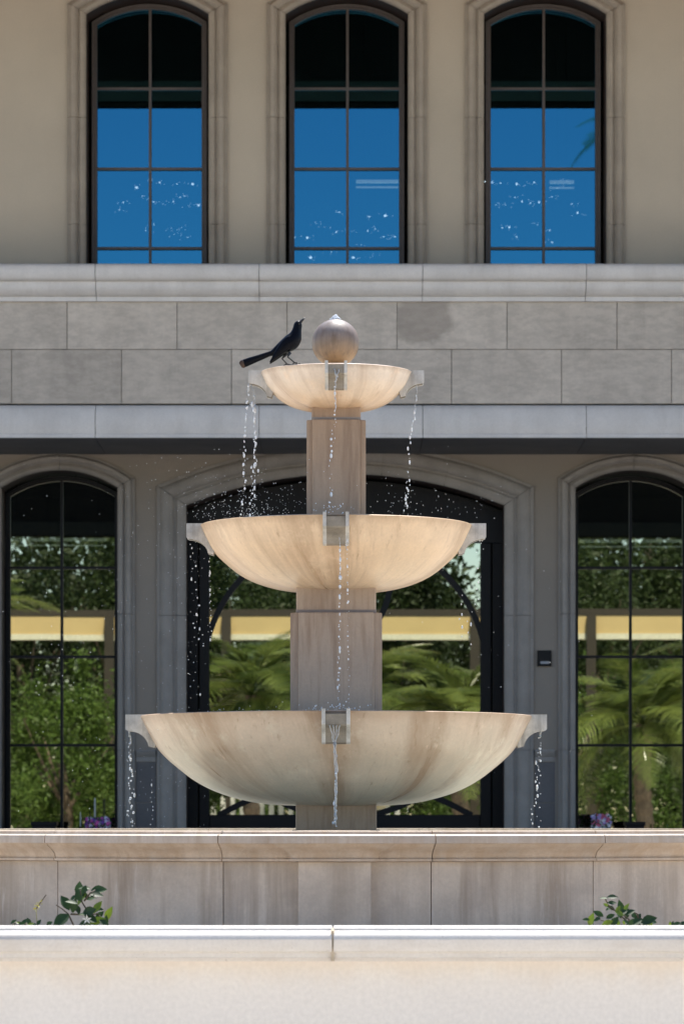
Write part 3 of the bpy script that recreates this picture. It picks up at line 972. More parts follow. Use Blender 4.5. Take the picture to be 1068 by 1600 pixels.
def feather(name, col, sheen):
    t = NT(name)
    p = t.pos()
    n = t.noise(t.scaled(p, 1, 1, 1), 260, 3)
    t.l(t.ramp(n, [(0.35, col), (0.65, tuple(q * 2.0 for q in col))]), t.b.inputs['Base Color'])
    t.b.inputs['Roughness'].default_value = 0.32
    t.b.inputs['Specular IOR Level'].default_value = 0.12
    t.b.inputs['Specular Tint'].default_value = (*sheen, 1)
    t.l(t.n('ShaderNodeBump', inp={'Strength': 0.5, 'Distance': 0.002, 'Height': n}).outputs[0], t.b.inputs['Normal'])
    return t.m


fm = feather('black_plumage', (0.0025, 0.0025, 0.0035), (0.8, 0.85, 1.0))
bird = thing('bird', bp(451, 570), 'glossy black long-tailed bird perched on the rim of the top bowl, beak raised', 'bird')
def sm3(secs, k=3):
    out = []
    for i in range(len(secs) - 1):
        p0, p1, p2, p3 = secs[max(i - 1, 0)], secs[i], secs[i + 1], secs[min(i + 2, len(secs) - 1)]
        for j in range(k):
            t = j / k
            out.append(tuple(0.5 * (2 * p1[q] + (p2[q] - p0[q]) * t + (2 * p0[q] - 5 * p1[q] + 4 * p2[q] - p3[q]) * t * t + (3 * p1[q] - p0[q] - 3 * p2[q] + p3[q]) * t ** 3) for q in range(4)))
    return out + [secs[-1]]
b = MB()
body_loft(b, sm3([(419, 555.5, 2.2, 3.5), (427, 551, 5.2, 6), (436, 546, 8.6, 8.5), (445, 541, 11.4, 11), (453.5, 535.5, 13.0, 12.2), (459.5, 528.5, 11.8, 11), (462.5, 520.5, 8.6, 8.6), (464, 513.5, 6.9, 7.0), (465.3, 508.2, 6.7, 6.6), (467.2, 504.6, 5.2, 5.2), (468.6, 502.6, 2.6, 3.0)]))
link('body', b, fm, bird, smooth=180)
b = MB()
body_loft(b, [(466.5, 506.0, 3.0, 2.8), (470, 502.6, 2.5, 2.2), (473.4, 499.2, 1.5, 1.4), (476.2, 496.2, 0.35, 0.4)], 10)
link('beak', b, plain('black_beak', (0.012, 0.012, 0.013), 0.35), bird, smooth=180)
b = MB()
body_loft(b, [(430, 549, 3.5, 4.5), (418, 554, 4.2, 5.0), (404, 559.3, 5.0, 4.2), (390, 564.5, 6.0, 3.4), (381, 568.0, 6.4, 2.6)], 12)
link('tail', b, fm, bird, smooth=60)
b = MB()
body_loft(b, [(381, 568.0, 6.3, 2.5), (378, 569.4, 6.2, 2.0), (375.6, 571.0, 4.4, 1.2)], 12)
link('tail_tip', b, plain('worn_brown_feather', (0.055, 0.026, 0.013), 0.6), bird, smooth=60)
for yo in (-8.6, 8.6):
    b = MB()
    body_loft(b, sm3([(457, 526.5, 2.0, 1.0), (453, 531.5, 7.0, 2.6), (446, 540, 8.6, 3.4), (437, 550, 6.6, 3.0), (429, 559, 3.8, 2.2), (421.5, 567.2, 0.7, 0.8)]), 12, yo / SB)
    link('wing', b, fm, bird, smooth=180)
lm = plain('dark_leg', (0.03, 0.028, 0.028), 0.45)
for pts_, toes, yo in (([(448, 551), (440.5, 560), (448.5, 568.6)], [(456, 570.2), (453, 571.4), (442.5, 571.0)], 5.0), ([(453, 551), (449.5, 558.5), (460.5, 567.6)], [(468.5, 569.0), (465.0, 570.6), (456.0, 571.2)], -5.0)):
    b = MB()
    P_ = [bp(x, y, yo / SB) for x, y in pts_]
    b.tube(P_, [3.4 / SB, 1.25 / SB, 1.0 / SB], 8)
    for j, (x, y) in enumerate(toes):
        q = bp(x, y, (yo + (-3, 3, 0)[j]) / SB)
        mid = (P_[2] + q) / 2 + Vector((0, 0, 0.8 / SB))
        b.tube([P_[2], mid, q, q + Vector((0, 0, -1.6 / SB))], [1.0 / SB, 0.95 / SB, 0.8 / SB, 0.3 / SB], 6)
    link('leg', b, lm, bird, smooth=180)
for yo in (-6.0, 6.0):
    b = MB(); b.ball(bp(467.3, 506.6, yo / SB), 1.25 / SB, 10, 8); link('eye', b, plain('dark_eye', (0.02, 0.018, 0.01), 0.1), bird, smooth=180)

# ------------------------------------------------------------------ planter plants
def leaf_mesh(name, mat, w=0.36, curl=0.12):
    """unit leaf along +x, width w, folded at the midrib and drooping at the tip"""
    st = [0, 0.12, 0.3, 0.5, 0.7, 0.88, 1.0]
    wd = [0.03, 0.22, 0.44, 0.5, 0.38, 0.16, 0.0]
    b = MB()
    vs = []
    for t, q in zip(st, wd):
        z = -curl * t * t
        for s in (-1, 0, 1): vs.append((t, s * q * w, z + abs(s) * q * w * 0.35))
    fs = []
    for i in range(len(st) - 1):
        for s in (0, 1): fs.append((i * 3 + s, i * 3 + s + 1, i * 3 + s + 4, i * 3 + s + 3))
    b.add(vs, fs)
    return b.mesh(name, mat, smooth=180, fix=False)


LM = [leaf_mesh('leaf', M['leaf'], 0.62, 0.10), leaf_mesh('leaf', M['leaf'], 0.5, 0.2)]
LMY = leaf_mesh('leaf', M['leaf_young'], 0.5, 0.1)


def put_leaf(parent, base, ang, length, rr, me, lean=None):
    o = bpy.data.objects.new('leaf', me)
    C.objects.link(o)
    x = Vector((math.cos(ang), rr.uniform(-0.35, 0.25) if lean is None else lean, math.sin(ang))).normalized()
    n = Vector((rr.uniform(-0.4, 0.4), -1.0 + rr.uniform(-0.2, 0.5), rr.uniform(0.3, 1.1)))
    y = n.cross(x).normalized()
    n = x.cross(y)
    m = Matrix((x, y, n)).transposed().to_4x4()
    o.rotation_euler = m.to_euler()
    o.scale = (length,) * 3
    o.location = base
    attach(o, parent)
    return o


YPL = 14.4
SPL = F / YPL
def pp(px, py, dy=0): return Vector((fx(px, YPL), YPL + dy, fz(py, YPL)))


def plant(loc, label, name, stems, leaves, crop, seed, flower=None):
    ox, oy, k = crop
    rr = random.Random(seed)
    t = thing(name, pp(*loc), label, 'plant')
    for st in stems:
        b = MB(); b.tube([pp(ox + x / k, oy + y / k, rr.uniform(-0.03, 0.03)) for x, y in st], [0.0045 - 0.0025 * i / len(st) for i in range(len(st))], 6)
        link('stem', b, M['stem'], t, smooth=180)
    for (x, y, a, ln) in leaves:
        L = ln / k / SPL
        p = pp(ox + x / k, oy + y / k, rr.uniform(-0.06, 0.06)) - Vector((math.cos(R(a)), 0, math.sin(R(a)))) * L / 2
        put_leaf(t, p, R(a), L * 1.25, rr, LM[rr.randrange(2)] if rr.random() < 0.85 else LMY)
    for (x, y, a, ln) in rr.sample(leaves, int(len(leaves) * 0.6)):
        L = ln * rr.uniform(0.6, 0.95) / k / SPL
        a += rr.uniform(-60, 60)
        p = pp(ox + (x + rr.uniform(-18, 18)) / k, oy + (y + rr.uniform(0, 30)) / k, rr.uniform(0.0, 0.12)) - Vector((math.cos(R(a)), 0, math.sin(R(a)))) * L / 2
        put_leaf(t, p, R(a), L, rr, LM[rr.randrange(2)] if rr.random() < 0.8 else LMY)
    if flower:
        b = MB()
        p = pp(ox + flower[0] / k, oy + flower[1] / k, -0.09)
        for i in range(5):
            a = R(72 * i + 20)
            d = Vector((math.cos(a), -0.15, math.sin(a)))
            s = Vector((-math.sin(a), 0, math.cos(a))) * 0.004
            b.add([p, p + d * 0.008 + s, p + d * 0.021, p + d * 0.008 - s, p + Vector((0, 0.004, 0))], [(0, 1, 2, 3), (4, 3, 2, 1)])
        link('flower', b, M['petal_white'], t)
    return t


plant((130, 1470), 'leafy dark green plant with a white star flower behind the garden wall, left side', 'leafy_plant',
      [[(640, 620), (560, 420), (520, 330), (470, 290), (425, 262)], [(540, 330), (640, 335), (740, 330), (800, 400), (820, 600)], [(640, 600), (660, 300), (620, 240), (610, 150)], [(640, 230), (690, 170), (720, 150)]],
      [(600, 155, 95, 100), (655, 133, 170, 75), (735, 147, 8, 105), (722, 181, 0, 95), (560, 205, 215, 60), (610, 228, 60, 95), (495, 258, 118, 105), (562, 275, 75, 95), (480, 370, 215, 125), (738, 285, 60, 95), (690, 308, 200, 100), (820, 340, 68, 100),
       (735, 385, 20, 100), (670, 398, 250, 70), (640, 190, 140, 60), (585, 290, 300, 60), (690, 215, 20, 60), (560, 240, 160, 80), (700, 370, 150, 90), (790, 395, 330, 80), (660, 330, 170, 80), (645, 150, 70, 60), (600, 200, 110, 80), (800, 390, 80, 70), (640, 400, 20, 80), (745, 345, 40, 70)],
      (0, 1360, 4.855), 3, flower=(672, 368))
plant((968, 1470), 'dark leafy plant trailing low behind the garden wall, right side', 'leafy_plant',
      [[(560, 640), (560, 400), (480, 320), (400, 260), (365, 200), (410, 175)], [(600, 620), (580, 380), (520, 330)], [(660, 640), (665, 380), (650, 330), (620, 315)], [(380, 620), (370, 400), (300, 370)], [(240, 640), (240, 400), (195, 375)]],
      [(415, 176, 8, 85), (352, 190, 175, 60), (410, 230, 10, 75), (412, 275, 340, 70), (325, 335, 150, 85), (515, 275, 105, 95), (553, 280, 65, 75), (585, 318, 30, 85), (490, 325, 150, 75), (405, 352, 25, 75), (242, 392, 75, 105), (205, 380, 170, 55), (385, 405, 200, 90), (440, 400, 55, 85),
       (545, 400, 330, 70), (640, 398, 200, 100), (735, 385, 20, 120), (785, 397, 350, 75), (700, 405, 160, 90), (490, 418, 90, 55), (565, 340, 80, 80), (525, 310, 200, 70), (660, 370, 60, 70), (300, 375, 200, 60), (630, 345, 110, 60), (750, 410, 150, 80), (590, 400, 250, 70), (470, 290, 60, 60)],
      (880, 1370, 5.68), 4)
plant((32, 1475), 'low sprigs of small leaves peeping over the coping at far left', 'ground_sprig',
      [[(95, 620), (100, 400)], [(190, 620), (200, 400)], [(380, 620), (380, 400)]],
      [(100, 392, 40, 45), (140, 402, 160, 40), (180, 398, 60, 50), (215, 395, 110, 50), (240, 405, 20, 45), (300, 398, 60, 45), (380, 402, 30, 45), (160, 405, 10, 40), (270, 408, 170, 40)],
      (0, 1360, 4.855), 6)
plant((1052, 1475), 'tiny tuft with one yellow-green leaf at the right end of the coping', 'ground_sprig',
      [[(960, 620), (960, 430)], [(1040, 620), (1030, 425)]],
      [(990, 418, 20, 60), (1000, 425, 160, 60), (960, 425, 70, 50), (1050, 420, 40, 60), (1085, 424, 150, 60)],
      (880, 1370, 5.68), 8)
o = put_leaf(bpy.data.objects['ground_sprig.001'], pp(1044.5, 1448), R(80), 0.024, random.Random(1), LMY)
ys = thing('flower_stalk', pp(58, 1475), 'single slender stalk with pale yellow florets and a dark bare tip', 'flower')
b = MB(); b.tube([pp(59, 1475), pp(59, 1446), pp(57, 1428), pp(57, 1420)], [0.002, 0.002, 0.0018, 0.0015], 6); link('stem', b, plain('pale_stem', (0.32, 0.30, 0.12), 0.7), ys)
b = MB(); b.tube([pp(57, 1420), pp(64, 1410), pp(72.5, 1398)], [0.002, 0.002, 0.0022], 6); link('tip', b, M['stem'], ys)
b = MB()
rr = random.Random(2)
for i in range(34):
    t = i / 34
    p = pp(55 + 9 * t + rr.uniform(-3, 3), 1421 - 12 * t + rr.uniform(-3, 3), rr.uniform(-0.012, 0.012))
    d1 = Vector((rr.uniform(-1, 1), rr.uniform(-1, 1), rr.uniform(-1, 1))).normalized() * 0.007
    d2 = d1.cross(Vector((rr.uniform(-1, 1), rr.uniform(-1, 1), rr.uniform(-1, 1)))).normalized() * 0.0035
    b.add([p, p + d1 * 0.5 + d2, p + d1, p + d1 * 0.5 - d2], [(0, 1, 2, 3)])
link('floret', b, M['yellow'], ys, fix=False)
b = MB(); b.tube([Vector((fx(490, 13.05) + (fx(523, 13.05) - fx(490, 13.05)) * t, 13.05, fz(1452, 13.05) + 0.024 * math.sin(math.pi * t) - 0.012)) for t in (i / 14 for i in range(15))], 0.0018, 6)
b.tube([Vector((fx(490, 13.05), 13.05, fz(1452, 13.05) - 0.012)), Vector((fx(488, 13.05), 13.06, 0.98))], 0.0018, 6)
b.tube([Vector((fx(523, 13.05), 13.05, fz(1452, 13.05) - 0.012)), Vector((fx(525, 13.05), 13.06, 0.98))], 0.0018, 6)
tag(link('drip_hose', b, M['black_metal'], smooth=180), 'thin dark loop of drip hose arching just above the coping', 'hose')

# ------------------------------------------------------------------ falling water
def drops(b, rr, path, n, spread, rmin, rmax, y, stretch=2.4, pw=1.0):
    for i in range(n):
        t = (i + rr.random()) / n
        t = t ** pw
        k = t * (len(path) - 1)
        a = min(int(k), len(path) - 2)
        f = k - a
        px = path[a][0] + (path[a + 1][0] - path[a][0]) * f + rr.gauss(0, spread * (0.4 + t))
        py = path[a][1] + (path[a + 1][1] - path[a][1]) * f
        r = rmin * 0.55 + (rmax - rmin * 0.55) * 0.75 * rr.random() ** 2.2
        yy = y + rr.gauss(0, 0.012)
        b.d.ball((fx(px, yy), yy, fz(py, yy)), r, 6, 4, 1, 1, rr.uniform(1.0, stretch) if rr.random() < 0.75 else 0.75)


def ribbon(b, rr, path, rad, y, n=40, ns=6):
    pts_, rads = [], []
    ph = rr.uniform(0, 6)
    for i in range(n + 1):
        t = i / n
        k = t * (len(path) - 1)
        a = min(int(k), len(path) - 2)
        f = k - a
        px = path[a][0] + (path[a + 1][0] - path[a][0]) * f + 1.3 * math.sin(9 * t + ph) * t + rr.uniform(-0.7, 0.7)
        py = path[a][1] + (path[a + 1][1] - path[a][1]) * f
        pts_.append((fx(px, y), y + rr.uniform(-0.003, 0.003), fz(py, y)))
        rads.append(rad * (0.55 + 0.65 * abs(math.sin(17 * t + ph)) + rr.uniform(-0.15, 0.25)))
    (b.r if hasattr(b, 'r') else b).tube(pts_, rads, ns)


rw = random.Random(21)
Yb, Ym, Yt = FY - 305 / SP - 0.085, FY - 212 / SP - 0.08, FY - 118 / SP - 0.07
class Split:
    pass


def stream(label, fn, mat='water_drop'):
    sp = Split()
    sp.r, sp.d = MB(), MB()
    fn(sp)
    v = (sp.r.v or sp.d.v)[0]
    t = thing('water_stream', v, label, 'water', 'streams of water falling from the spouts')
    if sp.r.v: link('water_jet', sp.r, M['water_ribbon'], t, smooth=180, fix=False)
    if sp.d.v: tag(link('droplets', sp.d, M['water_drop'], t, smooth=180, fix=False), kind='stuff')
    return t


def f_(b):
    ribbon(b, rw, [(390, 589), (392, 596), (396, 612), (398, 628)], 0.0035, FY, 16)
    ribbon(b, rw, [(389, 590), (387, 606), (386, 618)], 0.002, FY, 10)
    drops(b, rw, [(388, 600), (384, 660), (381, 730), (379, 806)], 46, 1.6, 0.004, 0.009, FY)
    drops(b, rw, [(396, 615), (398, 680), (399, 720), (395, 760), (392, 806)], 60, 2.6, 0.004, 0.010, FY)
    ribbon(b, rw, [(391, 631.5), (400, 632)], 0.006, FY, 6)
stream('twin strands of drops falling from the left spout of the top bowl', f_)
def f_(b):
    ribbon(b, rw, [(652, 588), (651, 600), (650, 612)], 0.003, FY, 10)
    drops(b, rw, [(651, 606), (648, 650), (639, 700), (636, 760), (634, 800)], 52, 1.8, 0.003, 0.008, FY)
stream('loose drops falling from the right spout of the top bowl', f_)
def f_(b):
    ribbon(b, rw, [(522, 577), (525, 588), (524, 598)], 0.005, Yt, 12); ribbon(b, rw, [(529, 577), (526, 590)], 0.0035, Yt, 8)
    ribbon(b, rw, [(524, 598), (523, 620), (524, 645)], 0.0028, Yt, 18)
    drops(b, rw, [(523, 600), (524, 650), (517, 700), (516, 790)], 30, 1.6, 0.004, 0.009, Yt)
stream('thin trickle falling from the front spout of the top bowl', f_)
def f_(b):
    drops(b, rw, [(299, 838), (301, 900), (305, 960), (306, 1010)], 24, 4.0, 0.0025, 0.0065, FY)
    drops(b, rw, [(327, 872), (329, 930), (329, 1000)], 26, 0.9, 0.003, 0.007, FY)
    drops(b, rw, [(312, 940), (303, 1100)], 14, 7.0, 0.003, 0.006, FY)
stream('scattered drops falling from the left spout of the middle bowl', f_)
def f_(b):
    drops(b, rw, [(748, 838), (744, 900), (735, 960), (728, 1010)], 16, 6.0, 0.003, 0.006, FY)
    drops(b, rw, [(720, 930), (722, 1000)], 6, 2.0, 0.004, 0.007, FY)
stream('sparse drops falling from the right spout of the middle bowl', f_)
def f_(b):
    ribbon(b, rw, [(530, 840), (531, 870), (530, 905)], 0.0022, Ym, 26); ribbon(b, rw, [(541, 838), (541, 860)], 0.002, Ym, 10)
    drops(b, rw, [(531, 850), (531, 920), (530, 1010), (529, 1104)], 44, 0.9, 0.004, 0.0085, Ym)
    drops(b, rw, [(542, 842), (543, 920), (544, 1010), (545, 1104)], 34, 0.9, 0.003, 0.007, Ym)
stream('two fine strands of drops falling from the front spout of the middle bowl', f_)
def f_(b):
    ribbon(b, rw, [(201, 1143), (204, 1152), (204, 1165)], 0.004, FY, 10)
    drops(b, rw, [(204, 1150), (203, 1200), (204, 1250), (206, 1294)], 40, 3.2, 0.004, 0.009, FY)
    drops(b, rw, [(237, 1215), (238, 1294)], 10, 1.0, 0.003, 0.006, FY)
stream('loose drops falling from the left spout of the bottom bowl', f_)
def f_(b):
    ribbon(b, rw, [(845, 1141), (843, 1150), (842, 1154)], 0.005, FY, 8)
    drops(b, rw, [(843, 1160), (841, 1200), (839, 1240), (836, 1294)], 38, 3.6, 0.004, 0.009, FY)
stream('loose drops falling from the right spout of the bottom bowl', f_)
def f_(b):
    for xo in (-8, -3, 3, 8):
        ribbon(b, rw, [(523 + xo, 1133), (523 + xo * 0.5, 1150), (523, 1166)], 0.003, Yb + 0.005, 12)
    ribbon(b, rw, [(523, 1160), (525, 1200), (525, 1250), (522, 1290)], 0.0058, Yb, 60, 8)
    ribbon(b, rw, [(521, 1162), (523, 1200), (526, 1240), (523, 1275)], 0.0032, Yb - 0.006, 50, 6)
    drops(b, rw, [(524, 1200), (523, 1296)], 18, 1.6, 0.004, 0.009, Yb)
stream('twisting ribbon of water pouring from the front spout of the bottom bowl', f_, 'water_ribbon')

# fine spray
b = MB()
def puff(n, cx, cy, sx, sy, ymid, ysp, r0=0.0009, r1=0.0026, up=None):
    for _ in range(n):
        px, py = rw.gauss(cx, sx), rw.gauss(cy, sy)
        if up and py > up: py = up - abs(rw.gauss(0, sy))
        y = rw.gauss(ymid, ysp)
        b.ball((fx(px, y), y, fz(py, y)), rw.uniform(r0, r1), 5, 3)
puff(300, 385, 800, 48, 24, FY, 0.12, up=812)
puff(110, 640, 790, 60, 26, FY, 0.15, up=812)
puff(80, 250, 850, 45, 70, FY, 0.2)
puff(70, 300, 960, 14, 95, FY, 0.1)
puff(120, 150, 1000, 80, 160, FY, 0.3)
puff(60, 780, 950, 90, 180, FY, 0.3)
puff(90, 390, 760, 70, 30, FY, 0.2)
puff(50, 525, 1106, 26, 5, Yb + 0.3, 0.1, 0.002, 0.004)
puff(30, 523, 797, 18, 5, Ym + 0.3, 0.1, 0.002, 0.004)
puff(70, 240, 1240, 60, 50, FY, 0.3)
puff(40, 380, 1110, 60, 3, FY - 0.5, 0.1)
tag(link('water_spray', b, M['water_drop'], fix=False), 'fine drifting spray of droplets around the fountain bowls', None, kind='stuff')
b = MB()
for _ in range(46):
    a, q = rw.uniform(0, 6.28), rw.uniform(0, 0.026)
    b.ball((FX - 0.004 + q * math.cos(a), FY + q * math.sin(a), pz(498.5) + 0.030 * (1 - q / 0.03) * rw.random() - 0.004), rw.uniform(0.004, 0.010), 8, 6)
tag(link('bubbling_water', b, M['water_drop'], smooth=180, fix=False), 'small bubbling crown of water on top of the stone ball', 'water')

# ------------------------------------------------------------------ behind the glass and by the facade
def bulbs(cx, lst, label, ox, oy, k):
    t = thing('chandelier', (cx, YF + 2.0, ZEAVE), label, 'chandelier')
    b = MB(); wv = MB()
    rr = random.Random(int(cx * 100) + 900)
    for x, y in lst:
        d = YF + 1.6 + rr.uniform(0, 0.9)
        p = Vector((fx(ox + x / k, d), d, fz(oy + y / k, d)))
        r = rr.choice([0.004, 0.005, 0.007, 0.008, 0.013])
        b.ball(p, r, 6, 4, rr.uniform(0.8, 1.5), 1, 1)
        for _ in range(4):
            q = p + Vector((rr.uniform(-0.09, 0.09), 0, rr.uniform(-0.03, 0.03)))
            b.ball(q, 0.0035, 5, 3)
        wv.tube([p, Vector((p.x, d, ZEAVE + 0.1))], 0.0008, 3)
    link('bulb', b, M['bulb'], t); link('wire', wv, M['black_metal'], t)


M['bulb'] = emit('lit_bulb', (0.75, 0.92, 1.0), 5.0)
bulbs(UP[0], [(560, 288), (603, 303), (700, 313), (787, 312), (475, 331), (505, 380), (717, 385), (401, 414), (571, 411), (625, 424), (680, 410), (820, 430), (572, 538), (668, 557), (726, 553), (525, 570), (684, 591), (756, 609), (380, 455), (765, 432), (740, 378)],
      'sparkling chandelier lights inside the upper left window', 80, 200, 3.56)
bulbs(UP[1], [(85, 677), (135, 674), (30, 723), (80, 722), (103, 715), (130, 740), (165, 740), (60, 765), (35, 805), (95, 800), (-8, 663), (-53, 710), (-83, 695), (-18, 725), (-148, 742), (-108, 743), (-98, 805), (-33, 787)],
      'sparkling chandelier lights low inside the upper middle window', 534, 0, 2)
bulbs(UP[2], [(470, 570), (495, 573), (545, 575), (600, 570), (690, 560), (540, 617), (655, 615), (672, 588), (510, 640), (562, 630), (588, 635), (615, 632), (718, 637), (480, 640), (735, 665), (522, 710), (610, 703), (648, 720), (545, 740), (500, 712), (655, 757)],
      'sparkling chandelier lights inside the upper right window', 534, 0, 2)
lmat = emit('linear_lamp', (0.8, 0.95, 0.85), 0.8)
def linlamp(xa, xb, y0, label, d=YF + 3.0, zc=Z_MID):
    t = thing('linear_lamp', (fx((xa + xb) / 2, d), d, zc), label, 'lamp', 'linear lamps inside the building')
    for dy, h in ((0, 4.5), (9, 2.0)):
        b = MB(); b.box(fx(xa, d), fx(xb, d), d, d + 0.05, fz(y0 + dy + h / 2, d), fz(y0 + dy - h / 2, d)); link('tube', b, lmat, t)
    b = MB()
    for x in (xa + 12, xb - 12): b.box(fx(x, d) - 0.004, fx(x, d) + 0.004, d + 0.02, d + 0.028, fz(y0 + 9, d), zc)
    link('hanger', b, M['black_metal'], t)
linlamp(14, 166, 843, 'pale linear lamp inside the lower left window')
linlamp(906, 1075, 845, 'pale linear lamp inside the lower right window')
linlamp(556, 622, 283, 'short linear lamp inside the upper middle window', zc=ZEAVE + 0.1)
linlamp(858, 896, 284, 'short linear lamp inside the upper right window', zc=ZEAVE + 0.1)
clearg = emit('filament_bulb', (0.9, 0.95, 0.8), 0.7)
for k, px in enumerate((75, 119)):
    d = YF + 2.0
    t = thing('pendant_lamp', (fx(px, d), d, Z_MID), ('clear drop-shaped pendant bulb inside the lower left window, left of the muntin', 'clear drop-shaped pendant bulb inside the lower left window, right of the muntin')[k], 'lamp', 'pendant bulbs inside')
    z0 = fz(1042, d)
    b = MB(); b.lathe([(0.002, z0 - 0.07), (0.022, z0 - 0.055), (0.027, z0 - 0.02), (0.018, z0 + 0.04), (0.010, z0 + 0.085), (0.002, z0 + 0.09)], fx(px, d), d, 12); link('bulb', b, clearg, t, smooth=180)
    b = MB(); b.tube([(fx(px, d), d, z0 + 0.08), (fx(px, d), d, Z_MID)], 0.004, 6); link('cord', b, M['black_metal'], t)


def flower_pot(px, d, top, label, pal, wpx, seed):
    rr = random.Random(seed)
    x = fx(px, d)
    hw = wpx / 2 * d / F
    zt_ = fz(top, d)
    t = thing('flower_pot', (x, d, TER), label, 'flower pot')
    b = MB(); b.lathe([(0.001, TER + 0.003), (hw * 0.7, TER + 0.003), (hw * 0.95, zt_ - 0.14), (hw * 1.02, zt_ - 0.14), (hw * 1.02, zt_ - 0.11), (hw * 0.85, zt_ - 0.11), (0.001, zt_ - 0.13)], x, d, 20)
    link('pot', b, plain('glazed_pot', (0.35, 0.36, 0.38), 0.4), t, smooth=40)
    b = MB()
    for _ in range(150):
        p = Vector((x + rr.uniform(-hw, hw), d + rr.uniform(-hw, hw), zt_ - rr.uniform(0.0, 0.13)))
        a = rr.uniform(0, 6.28)
        d1 = Vector((math.cos(a), rr.uniform(-1, 0.2), math.sin(a))).normalized() * 0.03
        d2 = d1.cross(Vector((0.2, -1, 0.4))).normalized() * 0.012
        b.add([p, p + d1 * 0.5 + d2, p + d1, p + d1 * 0.5 - d2], [(0, 1, 2, 3)])
    link('foliage', b, M['leaf'], t, fix=False)
    for nm, col in pal:
        b = MB()
        for _ in range(26):
            p = Vector((x + rr.uniform(-hw, hw), d - rr.uniform(0, hw), zt_ - rr.uniform(-0.01, 0.12)))
            for i in range(5):
                a = R(72 * i + rr.uniform(0, 30))
                q = Vector((math.cos(a), -0.2, math.sin(a)))
                s = Vector((-math.sin(a), 0, math.cos(a))) * 0.009
                b.add([p, p + q * 0.013 + s, p + q * 0.022, p + q * 0.013 - s], [(0, 1, 2, 3)])
        link('blossom', b, plain(nm, col, 0.6), t, fix=False)


flower_pot(153, YF - 0.6, 1279, 'pot of purple and pink flowers beside a slim candle, below the left window', [('purple_petal', (0.16, 0.05, 0.30)), ('pink_petal', (0.55, 0.08, 0.32)), ('pale_petal', (0.6, 0.55, 0.68))], 38, 5)
flower_pot(938, YF - 0.6, 1275, 'pot of lilac and white flowers below the right window', [('lilac_petal', (0.40, 0.28, 0.55)), ('white_petal_b', (0.75, 0.72, 0.74)), ('rose_petal', (0.6, 0.12, 0.2))], 28, 6)
for px, top, rr_, lab in ((148.5, 1246, 0.009, 'tall slim pale candle standing behind the purple flower pot'), (126, 1268, 0.006, 'thin short candle left of the tall slim candle')):
    d = YF - 0.3
    t = thing('candle', (fx(px, d), d, TER), lab, 'candle')
    b = MB(); b.lathe([(0.001, TER + 0.002), (0.06, TER + 0.002), (0.06, TER + 0.02), (0.012, TER + 0.03), (0.012, fz(1292, d)), (0.001, fz(1292, d))], fx(px, d), d, 12); link('holder', b, M['black_metal'], t)
    b = MB(); b.lathe([(0.001, fz(1291.8, d)), (rr_ * 1.2, fz(1291.8, d)), (rr_, fz(top + 3, d)), (0.001, fz(top, d))], fx(px, d), d, 10); link('wax', b, plain('pale_wax', (0.42, 0.42, 0.38), 0.5), t, smooth=40)
for px, wpx, lab in ((70, 36, 'low black planter box at the foot of the lower left window'), (856 + 134, 28, 'low black planter box at the foot of the lower right window')):
    d = YF - 0.4
    x0, x1 = fx(px - wpx / 2, d), fx(px + wpx / 2, d)
    t = thing('planter_box', ((x0 + x1) / 2, d, TER), lab, 'planter')
    zt_ = fz(1284, d)
    b = MB(); b.box(x0, x1, d - 0.12, d + 0.12, TER + 0.003, zt_ - 0.04); link('box', b, M['black_metal'], t)
    b = MB(); b.box(x0 - 0.012, x1 + 0.012, d - 0.13, d + 0.13, zt_ - 0.04, zt_, 0.006); link('rim', b, M['black_metal'], t)


# ------------------------------------------------------------------ vegetation
def leaf_cloud(b, rr, c, rx, ry, rz, n, size, clumps=26, tight=0.30):
    cs = []
    for _ in range(clumps):
        v = Vector((rr.gauss(0, 1), rr.gauss(0, 1), rr.gauss(0, 1))).normalized() * rr.uniform(0.45, 1.0)
        cs.append((v.x, v.y, v.z, rr.uniform(0.6, 1.3)))
    for i in range(n):
        q = rr.choice(cs)
        p = Vector((c[0] + rx * (q[0] + rr.gauss(0, tight * q[3] * 0.6)), c[1] + ry * (q[1] + rr.gauss(0, tight * q[3] * 0.6)), c[2] + rz * (q[2] + rr.gauss(0, tight * q[3] * 0.6))))
        d1 = Vector((rr.gauss(0, 1), rr.gauss(0, 1), rr.gauss(-0.2, 0.8))).normalized()
        d2 = d1.cross(Vector((rr.gauss(0, 1), rr.gauss(0, 1), rr.gauss(0, 1)))).normalized()
        s = size * rr.uniform(0.6, 1.3)
        b.add([p - d1 * s, p + d2 * s * 0.45, p + d1 * s, p - d2 * s * 0.45], [(0, 1, 2, 3)])


def tree(x, y, h, rx, rz, n, size, mat, label, seed, group=None, name='tree', base=0.0, clumps=26, tight=0.30):
    rr = random.Random(seed)
    t = thing(name, (x, y, base), label, 'tree', group)
    b = MB()
    zc = base + h - rz
    b.tube([(x, y, base), (x + 0.1, y, base + h * 0.3), (x - 0.05, y + 0.1, zc)], [0.05 * rx + 0.08, 0.04 * rx + 0.06, 0.03 * rx + 0.03], 8)
    for i in range(6):
        a = i * 1.05 + rr.uniform(0, 0.5)
        b.tube([(x, y, base + h * 0.3 + 0.1 * i), (x + math.cos(a) * rx * 0.4, y + math.sin(a) * rx * 0.4, zc), (x + math.cos(a) * rx * 0.75, y + math.sin(a) * rx * 0.75, zc + rz * 0.4)], [0.06, 0.04, 0.015], 6)
    link('trunk', b, M['bark'], t, smooth=60)
    b = MB()
    leaf_cloud(b, rr, (x, y, zc), rx, rx, rz, n, size, clumps, tight)
    link('crown', b, M[mat], t, fix=False)
    return t


